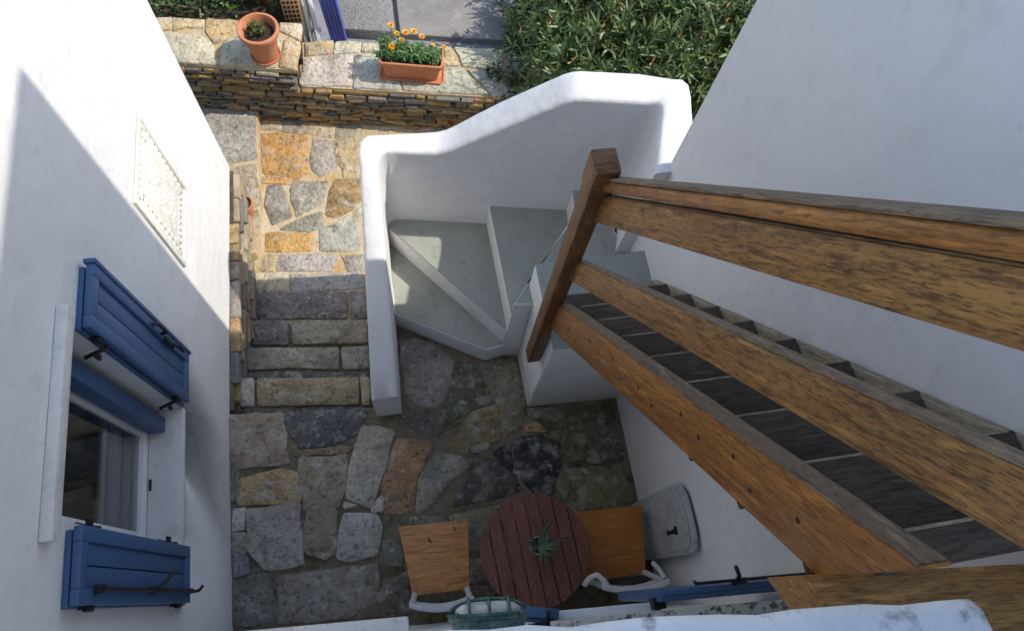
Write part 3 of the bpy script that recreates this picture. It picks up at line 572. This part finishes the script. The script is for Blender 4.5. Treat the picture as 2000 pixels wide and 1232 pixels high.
dirH = Vector((0, -1, -kH)).normalized(); upH = Vector((0, -kH, 1)).normalized(); upH = Vector((0, kH / math.hypot(1, kH) * -1, 1 / math.hypot(1, kH)))
def hr(name, m, xa, xb, ua, ub, bev):
    p0 = Vector((xa, 1.24, kH * 1.24 + cH)) + upH * ua; p1 = Vector((xa, -.3, kH * -.3 + cH)) + upH * ua
    M, L = frame(p0, p1, (1, 0, 0)); MB().box((0, -(ub - ua), 0), (L, 0, xb - xa)).build(name, m, wd, bevel=bev, M=M)
hr('handrail', 'varnish', XO - .016, XO + .066, .004, .040, .010)
hr('handrail_cap', 'greywood', XO - .008, XO + .064, .0405, .052, .005)
# newel
nw = MB().box((0, 0, 0), (2.03, .075, .085)); Mn = Matrix(((0, 1, 0, .672), (0, 0, 1, 1.222), (1, 0, 0, .86), (0, 0, 0, 1)))
post = nw.build('newel_post', 'newelwood', wd, bevel=.004, M=Mn)
MB().box((.663, 1.212, 2.755), (.757, 1.316, 2.93)).build('newel_head', 'newelwood', post, bevel=.012, seg=2)
for z in (1.10, .98, 1.30): MB().lathe([(0, .001), (.006, .001), (.006, 0)], (0, 0, 0), 8).build('screw', 'black', post, M=Matrix.Translation((.6715, 1.262, z)) @ Matrix.Rotation(R(-90), 4, 'Y'))
# wall stringer
yr, zr = np.array([1.335, 1.142, .962, .79, .623, .457, .297, .138]), np.array([1.601, 1.878, 2.159, 2.418, 2.669, 2.927, 3.161, 3.404])
kt_, ct_ = np.polyfit(yr, zr, 1)
ws_ = board('stringer', 'bleached', wd, (1.368, 1.40, kt_ * 1.40 + ct_ - .205), (1.368, -.14, kt_ * -.14 + ct_ - .205), (1, 0, 0), .17, .040, .005)
# treads
for k in range(9):
    y = 1.345 - .1705 * k; z = kt_ * y + ct_ - .005
    dp_ = .235 if k < 8 else .07
    pts = [(.775, y - dp_), (1.366, y - dp_), (1.366, y), (.80, y), (.775, y - .025)]
    M = Matrix.Translation((0, 0, z)); t = MB().prism([(p[0], p[1]) for p in pts], -.036, 0)
    t.v = [(p[0], p[1] - y, p[2] + (p[1] - y) * -.02 + random.uniform(-.002, .002)) for p in t.v]
    tr_ = t.build('tread', 'oldwood', wd, bevel=.006, M=Matrix.Translation((0, y, z)))
    MB().box((.808, y - .0055, z - .016), (1.350, y + .0015, z + .001)).build('nosing', 'bleached', tr_, bevel=.003)
# head beam and landing boards
Mb, Lb = frame((.688, -.070, 3.50), (1.405, -.150, 3.50), (0, 0, 1))
hb = MB(); hb.prism([(0, 0), (.10, -.16), (Lb, -.16), (Lb, 0)], -.16, .012); hb.build('head_beam', 'golden', wd, bevel=.005, M=Mb)
for k in range(3): MB().box((.80, -.42 - k * .12, 3.505), (1.405, -.31 - k * .12, 3.535)).build('landing_board', 'oldwood', wd, bevel=.004)
for i in range(13):
    y = 1.05 - i * .085; off = (.05, -.045)[i % 2] if i % 3 else .0
    MB().lathe([(0, .0015), (.0065, .0012), (.0075, 0)], (0, 0, 0), 9).build('screw', 'black', wd, M=Matrix.Translation((XO - .0005, y, zS(y) + off)) @ Matrix.Rotation(R(-90), 4, 'Y'))

# ================================================================== TABLE, CHAIRS
tc = Vector((.553, .165)); tr = .312; th = math.atan2(-.62, 3.2)
tb = thing('round_table', 'round red-brown slatted wooden table between two chairs', 'table', (tc.x, tc.y, 0))
Mt = Matrix.Translation((tc.x, tc.y, 0)) @ Matrix.Rotation(R(3), 4, 'Z') @ Matrix.Rotation(R(90), 4, 'Z')   # local x along the slats
nS = 8; wS = 2 * tr / nS
for k in range(nS):
    a, c = -tr + k * wS + .0025, -tr + (k + 1) * wS - .0025; P = []
    for t in np.linspace(0, 1, 7): y = a + (c - a) * t; P.append((math.sqrt(max(tr * tr - y * y, 1e-5)), y))
    P += [(-p[0], p[1]) for p in reversed(P)]
    MB().prism(P, .692, .72).build('slat', 'tablewood', tb, bevel=.003, seg=1, M=Mt)
b = MB()
for y in (-.14, .14): b.box((y - .02, -.26, .665), (y + .02, .26, .690), Mt)
b.build('batten', 'tablewood', tb)
for sx in (-1, 1):
    for sy in (-1, 1): MB().box((-.018, -.018, 0), (.018, .018, .69), Mt @ Matrix.Translation((sx * .17, sy * .17, 0))).build('leg', 'tablewood', tb, bevel=.004)
# aloe in a pot on the table
ap = at(1052, 1064, .83); al = thing('aloe_pot', 'small aloe in a cream pot standing on the round table', 'potted plant', (ap.x, ap.y, .722))
MB().lathe([(0, 0), (.034, 0), (.046, .085), (.049, .105), (.050, .108), (.046, .108), (.043, .085), (0, .085)], (ap.x, ap.y, .722), 28).build('pot', 'potwhite', al, smooth=45)
MB().lathe([(.0, .088), (.0435, .087)], (ap.x, ap.y, .722), 20).build('soil', 'soil', al)
def blade(mb, p, d, L, w, up=.5, droop=.4, n=4, thick=0.0):
    d = Vector(d).normalized(); side = d.cross(Vector((0, 0, 1))); side = side.normalized() if side.length > .01 else Vector((1, 0, 0)); vs = []
    for i in range(n + 1):
        t = i / n; q = Vector(p) + Vector((d.x, d.y, 0)) * L * t + Vector((0, 0, L * (up * t - droop * t * t))); ww = w * (1 - t) ** .6 * (1 if i else .8)
        vs += [q - side * ww / 2, q - Vector((0, 0, thick + ww * .15)), q + side * ww / 2]
    mb.add(vs, [(i * 3 + j, i * 3 + j + 1, i * 3 + 4 + j, i * 3 + 3 + j) for i in range(n) for j in (0, 1)])
for k, (a, L, up) in enumerate([(5, .20, .35), (48, .15, .7), (62, .14, .8), (-18, .15, .75), (-48, .13, .6), (-75, .13, .5), (-100, .11, .5), (-140, .09, .8), (160, .08, 1.0), (120, .08, 1.0), (-60, .10, .9), (30, .09, 1.1), (85, .10, 1.0), (200, .07, 1.1), (-30, .09, 1.2), (140, .06, 1.3), (-10, .12, .9), (-85, .08, .9)]):
    mb = MB(); blade(mb, (ap.x + .008 * math.cos(k), ap.y + .008 * math.sin(k * 2), .81), (math.cos(R(a)), math.sin(R(a)), 0), L, .027, up, .35, 5, .003); mb.build('leaf', 'aloe', al, smooth=60)

def chair(name, label, board_m, pts, back, xshift=0):
    c = sum((Vector(p) for p in pts), Vector()) / 4; ch = thing(name, label, 'chair', (c.x, c.y, 0), 'patio chairs')
    M, L = frame((pts[0] + pts[3]) / 2, (pts[1] + pts[2]) / 2, (0, 0, 1)); Mi = M.inverted(); q = [Mi @ p for p in pts]
    q = [(p.x, p.y) for p in q]; q = q if area2(q) > 0 else q[::-1]
    MB().prism(q, -.016, 0).build('seat_board', board_m, ch, bevel=.005, M=M)
    z = pts[0].z
    inn = [c + (p - c) * .93 for p in pts]
    b = MB()
    for i in range(4): b.tube([Vector((*inn[i].xy, z - .035)), Vector((*inn[(i + 1) % 4].xy, z - .035))], .014)
    b.build('seat_frame', 'whiteplastic', ch, smooth=60)
    for i in (0, 1): d = (inn[i] - c).xy * .08; MB().tube([(inn[i].x, inn[i].y, z - .03), (inn[i].x + d.x, inn[i].y + d.y, .0)], [.017, .014]).build('leg', 'whiteplastic', ch, smooth=60)
    (xa, ya), (xb, yb), rk = back
    for (x, y), i in (((xa, ya), 3), ((xb, yb), 2)):
        MB().tube([(inn[i].x, inn[i].y - .01, 0), (inn[i].x, inn[i].y - .005, z - .02), (x * .6 + inn[i].x * .4, (y + inn[i].y) / 2, z + .12), (x, y, z + .31)], [.017, .018, .018, .017]).build('leg', 'whiteplastic', ch, smooth=60)
    for zz, of, hh in ((.325, 0, .038), (.20, .012, .03)):
        k = 13; v = []
        for i in range(k):
            t = i / (k - 1); e = .035 * (1 - (2 * t - 1) ** 2); x = xa - rk + (xb - xa + 2 * rk) * t; y = ya + (yb - ya) * t - e + of
            v += [(x, y - .016, z + zz - hh / 2), (x, y + .016, z + zz - hh / 2), (x, y + .016, z + zz + hh / 2), (x, y - .016, z + zz + hh / 2)]
        f = [(a * 4 + j, a * 4 + (j + 1) % 4, (a + 1) * 4 + (j + 1) % 4, (a + 1) * 4 + j) for a in range(k - 1) for j in range(4)] + [(3, 2, 1, 0), tuple((k - 1) * 4 + j for j in range(4))]
        MB().add(v, f).build('back_rail', 'whiteplastic', ch, bevel=.006, smooth=50)
    return ch
c1 = chair('patio_chair', 'white framed chair with pale orange board seat left of the round table', 'seatwood', [at(778, 1028, .45), at(915, 1014, .45), at(917, 1150, .45), at(806, 1163, .45)], ((-.155, -.01), (.155, -.035), .02))
for (ua, va_, ub, vb_, w_) in ((787, 1045, 815, 1041, .0016), (793, 1078, 828, 1074, .0016), (836, 1079, 880, 1075, .0014), (836, 1048, 843, 1060, .005), (886, 1026, 889, 1037, .004), (887, 1137, 914, 1134, .0022), (892, 1111, 896, 1112, .004), (795, 1106, 803, 1105, .0016)):
    MB().tube([at(ua, va_, .4497), at((ua + ub) / 2, (va_ + vb_) / 2 + .6, .4502), at(ub, vb_, .4497)], [w_ * .5, w_, w_ * .5], 6).build('split' if w_ < .003 else 'knot', 'black', c1)
c2 = chair('patio_chair', 'white framed chair with deep orange board seat right of the round table', 'seatwood2', [at(1106, 1001, .45), at(1253, 986, .45), at(1262, 1118, .45), at(1140, 1137, .45)], ((.90, -.085), (1.245, -.115), .02))
MB().tube([(.80, -.06, .70), (.83, -.03, .745), (.868, -.02, .765), (.90, -.055, .768), (.915, -.092, .77)], .017).build('arm_rest', 'whiteplastic', c2, smooth=60)
MB().tube([(1.22, -.01, .69), (1.235, -.05, .74), (1.245, -.10, .765)], .015).build('arm_rest', 'whiteplastic', c2, smooth=60)

# ---- rounded panel leaning on the right wall
rp = thing('leaning_panel', 'grey rounded plastic panel with black latch leaning on the white wall', 'panel', (1.36, .19, 0))
def rpan(name, m, ins, x0, x1, z0, z1, par, bev):
    ya, yb = .005 + ins, .385 - ins; P = [(ya + .01, z0), (yb - .01, z0), (yb, z0 + (z1 - z0) * .5)]; r = .13 - ins * .5
    for a in np.linspace(0, 90, 7): P.append((yb - r + r * math.cos(R(a)), z1 - r * .8 + r * .8 * math.sin(R(a))))
    for a in np.linspace(90, 180, 7): P.append((ya + r + r * math.cos(R(a)), z1 - r * .8 + r * .8 * math.sin(R(a))))
    P.append((ya, z0 + (z1 - z0) * .5)); n = len(P); lean = lambda z: (z - .1) * .035
    v = [(x0 + lean(z), y, z) for y, z in P] + [(x1 + lean(z), y, z) for y, z in P]
    f = [tuple(range(n)), tuple(range(2 * n - 1, n - 1, -1))] + [(i, n + i, n + (i + 1) % n, (i + 1) % n) for i in range(n)]
    bb = MB().add(v, f); o = bb.build(name, m, par, bevel=bev); bm = bmesh.new(); bm.from_mesh(o.data); bmesh.ops.recalc_face_normals(bm, faces=bm.faces); bm.to_mesh(o.data); bm.free(); return o
rpan('panel_rim', 'greyplastic', 0, 1.338, 1.362, .0, 1.05, rp, .008)
rpan('panel_face', 'greyplastic', .028, 1.330, 1.3375, .03, 1.01, rp, .004)
MB().box((1.350, .125, .66), (1.362, .150, .84)).box((1.348, .118, .80), (1.366, .165, .84)).box((1.348, .122, .655), (1.362, .155, .69)).build('latch', 'black', rp, bevel=.004)

# ================================================================== POTS
pc = at(520, 108, .022); R1 = .165
pt = thing('terracotta_pot', 'round terracotta pot with small succulent on the raised end of the stone wall', 'plant pot', (pc.x, pc.y, .022))
Hh = .30
MB().lathe([(0, 0), (.098, 0), (.106, .03), (.138, Hh - .06), (.142, Hh - .055), (R1 - .008, Hh - .05), (R1, Hh - .035), (R1, Hh - .006), (R1 - .006, Hh), (R1 - .022, Hh), (R1 - .028, Hh - .012), (.125, Hh - .06), (.12, Hh - .075), (0, Hh - .075)], (pc.x, pc.y, .03), 44).build('pot', 'terracotta', pt, smooth=35)
MB().lathe([(0, 0), (.118, 0), (.124, .022), (.117, .022), (.112, .008), (0, .008)], (pc.x, pc.y, .0225), 36).build('saucer', 'terracotta', pt, smooth=40)
MB().lathe([(0, .004), (.06, .006), (.126, 0)], (pc.x, pc.y, .03 + Hh - .07), 24).build('soil', 'soil', pt)
mb = MB()
for k in range(26):
    a = random.uniform(0, 6.28); r = random.uniform(0, .085) ; px, py = pc.x - .01 + r * math.cos(a), pc.y + .012 + r * math.sin(a) * .8; hz = .03 + Hh - .06 + random.uniform(0, .07)
    for j in range(7): a2 = j / 7 * 6.28 + random.random(); blade(mb, (px, py, hz), (math.cos(a2), math.sin(a2), 0), random.uniform(.022, .036), .017, random.uniform(.3, .9), .3, 2, .004)
mb.build('succulent', 'succulent', pt, smooth=60)
for k in range(5): MB().tube([(pc.x + random.uniform(-.06, .06), pc.y + random.uniform(-.05, .05), .25), (pc.x + random.uniform(-.07, .07), pc.y + random.uniform(-.06, .06), .36)], .004, 6).build('stem', 'bark', pt)

# planter trough with marigolds
bl, br, blb = at(741, 158, -.178), at(866, 168, -.178), at(875, 128, -.178)
ux = (br - bl).normalized(); uy = Vector((-ux.y, ux.x, 0)); Lp = (br - bl).length; Dp = .215
pm = thing('flower_trough', 'rectangular terracotta trough of orange marigolds on the stone wall', 'planter', tuple(bl + ux * Lp / 2 + uy * Dp / 2))
Mp = Matrix((ux, uy, Vector((0, 0, 1)))).transposed().to_4x4(); Mp.translation = bl + ux * Lp / 2 + uy * Dp / 2
def rrect(hx, hy, r, n=5):
    P = []
    for sx, sy, a0 in ((1, 1, 0), (-1, 1, 90), (-1, -1, 180), (1, -1, 270)):
        for a in np.linspace(a0, a0 + 90, n): P.append((sx * (hx - r) + r * math.cos(R(a)), sy * (hy - r) + r * math.sin(R(a))))
    return P
def rloft(prof):
    v = []; n = 20
    for hx, hy, r, z in prof: v += [Mp @ Vector((x, y, z)) for x, y in rrect(hx, hy, r)]
    f = [(i * n + k, i * n + (k + 1) % n, (i + 1) * n + (k + 1) % n, (i + 1) * n + k) for i in range(len(prof) - 1) for k in range(n)] + [tuple(range(n))[::-1], tuple((len(prof) - 1) * n + k for k in range(n))]
    return MB().add(v, f)
hx, hy = Lp / 2, Dp / 2
rloft([(hx - .015, hy - .015, .03, 0), (hx, hy, .03, .022), (hx - .008, hy - .008, .03, .022), (hx - .016, hy - .016, .03, .008)]).build('saucer', 'terracotta', pm, smooth=40)
rloft([(hx - .055, hy - .035, .03, .010), (hx - .028, hy - .014, .03, .175), (hx - .010, hy - .001, .03, .182), (hx - .006, hy + .004, .032, .222), (hx - .010, hy, .03, .228), (hx - .022, hy - .012, .028, .228), (hx - .028, hy - .018, .028, .185)]).build('trough', 'terracotta', pm, smooth=35)
rloft([(hx - .03, hy - .02, .025, .178), (hx - .032, hy - .022, .025, .190)]).build('soil', 'soil', pm)
mb = MB()
for k in range(120):
    x = random.uniform(-hx + .03, hx - .04); y = random.uniform(-hy + .055, hy - .025); hgt = random.uniform(.03, .09) + (.07 if x < -.10 and y > 0 else 0) + (.03 if x < .1 else 0)
    o = Vector((x, y, .19)); tip = o + Vector((random.uniform(-.03, .03) - (.03 if x < -.15 else 0), random.uniform(-.01, .04), hgt))
    for j in range(11):
        a2 = random.uniform(0, 6.28); q = o.lerp(tip, random.uniform(.3, 1)); mb2 = MB(); blade(mb2, (0, 0, 0), (math.cos(a2), math.sin(a2), 0), random.uniform(.035, .06), .014, random.uniform(.2, .9), .5, 2)
        mb.add([Mp @ (Vector(p) + q) for p in mb2.v], mb2.f)
mb.build('foliage', 'marigoldleaf', pm)
for (u, v_, zz, r) in [(765, 87, .15, .046), (784, 75, .16, .034), (763, 46, .22, .034), (792, 60, .20, .036), (808, 58, .20, .036), (824, 68, .18, .032), (868, 88, .10, .026), (775, 62, .18, .03), (846, 84, .13, .024)]:
    zz -= .035; p = at(u, v_ + 4, zz); fl = MB()
    for ring in (0, 1):
        for k in range(10):
            a = k / 10 * 6.28 + ring * .3; blade(fl, (p.x, p.y, zz + ring * .003), (math.cos(a), math.sin(a), 0), r * (1 - .25 * ring), r * .75, .25 + .3 * ring, .2, 2)
    fo = fl.build('flower', 'petal', pm); MB().lathe([(0, .006), (r * .28, .004), (r * .32, 0)], (p.x, p.y, zz + .004), 10).build('flower_eye', 'petaleye' if r > .025 else 'petal', fo)
    MB().tube([(p.x, p.y - .01, zz - .12), (p.x, p.y, zz)], .003, 5).build('flower_stem', 'marigoldleaf', pm)

# small pot half hidden beside the left house corner
sp = thing('terracotta_pot', 'small terracotta pot peeking out at the corner of the left house', 'plant pot', (-1.19, 3.10, kz))
MB().lathe([(0, 0), (.05, 0), (.068, .14), (.078, .145), (.080, .18), (.070, .18), (.062, .14), (0, .13)], (-1.245, 3.26, kz + .008), 30).build('pot', 'terracotta', sp, smooth=35)
# reddish pot in the bed
p = at(512, 4, -.05); dp = thing('terracotta_pot', 'dark red pot in the flower bed behind the round pot', 'plant pot', (p.x, p.y, -.12))
MB().lathe([(0, 0), (.10, 0), (.135, .20), (.15, .205), (.15, .235), (.135, .235), (.12, .19), (0, .18)], (p.x, p.y + .12, -.12), 30).build('pot', 'redpot', dp, smooth=35)

# ================================================================== GATES AND BRICK
wg = thing('white_gate', 'narrow white slatted gate at the step of the stone wall', 'gate', (-.58, 4.85, -.6))
for k, x in enumerate((592, 604, 616)):
    p = at(x + 6, 84, -.45); MB().box((-.024, -.011, -.6), (.024, .011, .62), Matrix.Translation((p.x, p.y + .01 * k, 0)) @ Matrix.Rotation(R(48), 4, 'Z')).build('slat', 'whitewood', wg, bevel=.004)
for z in (-.35, .35): a = at(592, 84, -.45); MB().box((a.x - .02, a.y + .016, z), (a.x + .19, a.y + .032, z + .06)).build('cross_rail', 'whitewood', wg, bevel=.003)
bgte = thing('blue_gate', 'open blue slatted gate leaning beside the white gate', 'gate', (-.38, 5.0, -.6))
for k in range(5):
    p0 = at(650 + k * 6, 84 - k * 1.2, -.62); p1 = at(622 + k * 7.5, -6, .10); board('slat', 'gateblue', bgte, p0, p1 + (p1 - p0) * .25, (.75, -.7, .6), .030, .022, .004)
for t in (.25, .85):
    a, c = at(650, 84, -.62).lerp(at(622, -6, .10), t), at(674, 79, -.62).lerp(at(652, -6, .10), t); board('cross_rail', 'gateblue', bgte, a + Vector((0, .03, -.02)), c + Vector((0, .03, -.02)), (0, -1, .6), .045, .02, .003)
p = at(575, 46, -.10); bk_ = thing('hollow_brick', 'perforated orange brick standing behind the stone wall', 'brick', (p.x, p.y + .1, -.12))
b = MB().box((p.x - .075, p.y + .02, -.12), (p.x + .075, p.y + .20, .17)).build('brick_body', 'brick', bk_, bevel=.006)
h = MB()
for i in range(4):
    for j in range(5): h.box((p.x - .062 + i * .034, p.y + .0185, -.10 + j * .05), (p.x - .040 + i * .034, p.y + .0195, -.07 + j * .05))  # flat black plates: the shade inside the brick's openings, put in as colour
h.build('hole_shade', 'black', b)['kind'] = 'stuff'

# ================================================================== VEGETATION
def leaves(n, centres, size, width, spread_up=.5, clump=5):
    V = []; F = []
    for _ in range(n // clump):
        c, rad, out = centres(); 
        ax = Vector(out) + Vector((random.gauss(0, .35), random.gauss(0, .35), random.gauss(.25, .3))); ax.normalize()
        u = ax.orthogonal().normalized(); w = ax.cross(u)
        for j in range(clump):
            a = j / clump * 6.283 + random.uniform(-.4, .4); op = random.uniform(.45, 1.15)
            d = (u * math.cos(a) + w * math.sin(a)) * math.sin(op) + ax * math.cos(op); d.normalize()
            L = random.uniform(*size); s_ = d.cross(ax); s_ = s_.normalized() if s_.length > .01 else u
            p0 = Vector(c); nrm = s_.cross(d); cur = random.uniform(-.12, .22) * L; wd_ = width * random.uniform(.8, 1.2) / 2
            o = len(V); m1 = p0 + d * L * .35 - nrm * cur * .2; m2 = p0 + d * L * .72 - nrm * cur * .6; tip = p0 + d * L - nrm * cur
            V += [p0, m1 - s_ * wd_, m1 + s_ * wd_, m2 - s_ * wd_ * .85, m2 + s_ * wd_ * .85, tip]
            F += [(o, o + 2, o + 1), (o + 1, o + 2, o + 4, o + 3), (o + 3, o + 4, o + 5)]
    return MB().add(V, F)
LOBES = [((1.98, 3.75, -.15), (.82, .72, .85)), ((2.6, 3.9, -.1), (.9, .8, .9)), ((1.60, 4.1, -.25), (.48, .6, .70)), ((2.0, 4.5, -.05), (.85, .7, .8)), ((1.60, 4.75, -.35), (.38, .5, .55)), ((3.4, 4.2, .1), (1.0, 1.0, 1.0)), ((2.7, 5.0, -.2), (1.0, .7, .7)), ((1.75, 5.25, -.4), (.5, .5, .55)), ((2.2, 3.0, -.25), (.7, .65, .75)), ((1.72, 2.95, -.2), (.42, .35, .75)), ((3.1, 3.2, 0), (.7, .7, .8))]
def crown(lobes, lo=.72):
    def fn():
        c, r = random.choices(lobes, [q[1][0] * q[1][1] for q in lobes])[0]
        d = Vector((random.gauss(0, 1), random.gauss(0, 1), random.gauss(.25, 1))).normalized(); k = random.uniform(lo, 1.04) * (1 + .10 * math.sin(d.x * 7 + c[0] * 3) * math.cos(d.y * 6 + c[1] * 5))
        return Vector((c[0] + d.x * r[0] * k, c[1] + d.y * r[1] * k, c[2] + d.z * r[2] * k)), 0, d
    return fn
bush = thing('oleander_bush', 'large dark green oleander bush behind the curved white parapet', 'bush', (2.1, 4.2, -.9))
leaves(42000, crown(LOBES, .66), (.065, .135), .0195).build('crown', 'oleander', bush)
leaves(500, crown(LOBES, .95), (.05, .08), .014, clump=2).build('yellow_leaves', 'drybud', bush)
for k in range(26):
    c, r = random.choice(LOBES); a = random.uniform(0, 6.28); e = Vector((c[0] + .6 * r[0] * math.cos(a), c[1] + .6 * r[1] * math.sin(a), c[2] + r[2] * .6)); o = Vector((c[0] * .7 + .63, c[1] * .7 + 1.26, -.9))
    MB().tube([o, o.lerp(e, .5) + Vector((random.uniform(-.08, .08), random.uniform(-.08, .08), .05)), e], [.016, .011, .006], 6).build('branch', 'bark', bush)
weed = thing('weed_clump', 'dark shaded weeds growing over the right end of the stone wall', 'plant', (1.0, 4.1, -.6))
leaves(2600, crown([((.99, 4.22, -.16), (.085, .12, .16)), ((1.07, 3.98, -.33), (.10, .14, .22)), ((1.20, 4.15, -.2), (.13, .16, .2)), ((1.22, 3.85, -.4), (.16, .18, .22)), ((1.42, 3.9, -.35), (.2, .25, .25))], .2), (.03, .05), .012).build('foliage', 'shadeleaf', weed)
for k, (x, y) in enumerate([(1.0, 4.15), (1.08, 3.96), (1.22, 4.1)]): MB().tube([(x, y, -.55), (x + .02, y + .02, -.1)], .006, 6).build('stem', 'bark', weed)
for k, (u, v_, lab) in enumerate([(318, 14, 'low green plants in the flower bed beside the left house'), (372, 22, 'trailing green plant in the middle of the flower bed'), (440, 10, 'dark leafy plant in the flower bed left of the round pot'), (545, 16, 'leafy plant in the flower bed beside the hollow brick')]):
    p = at(u, v_, -.05); pl_ = thing('bed_plant', lab, 'plant', (p.x, p.y, -.12), 'flower bed plants')
    leaves(900, crown([((p.x, p.y + .04, -.08), (.19, .15, .14)), ((p.x + .12, p.y + .15, -.05), (.15, .15, .16)), ((p.x - .1, p.y + .25, -.05), (.2, .15, .2))], .3), (.025, .05), .013).build('foliage', 'shadeleaf' if k % 2 else 'marigoldleaf', pl_)
a, c = at(290, 8, -.02), at(390, 18, -.02); b = MB().tube([a, a.lerp(c, .5) + Vector((0, 0, .01)), c], .009, 8).tube([c, at(392, 36, -.02)], .008, 8).build('edging_cane', 'greywood'); tag(b, 'pale cane lying along the front of the flower bed', 'cane')
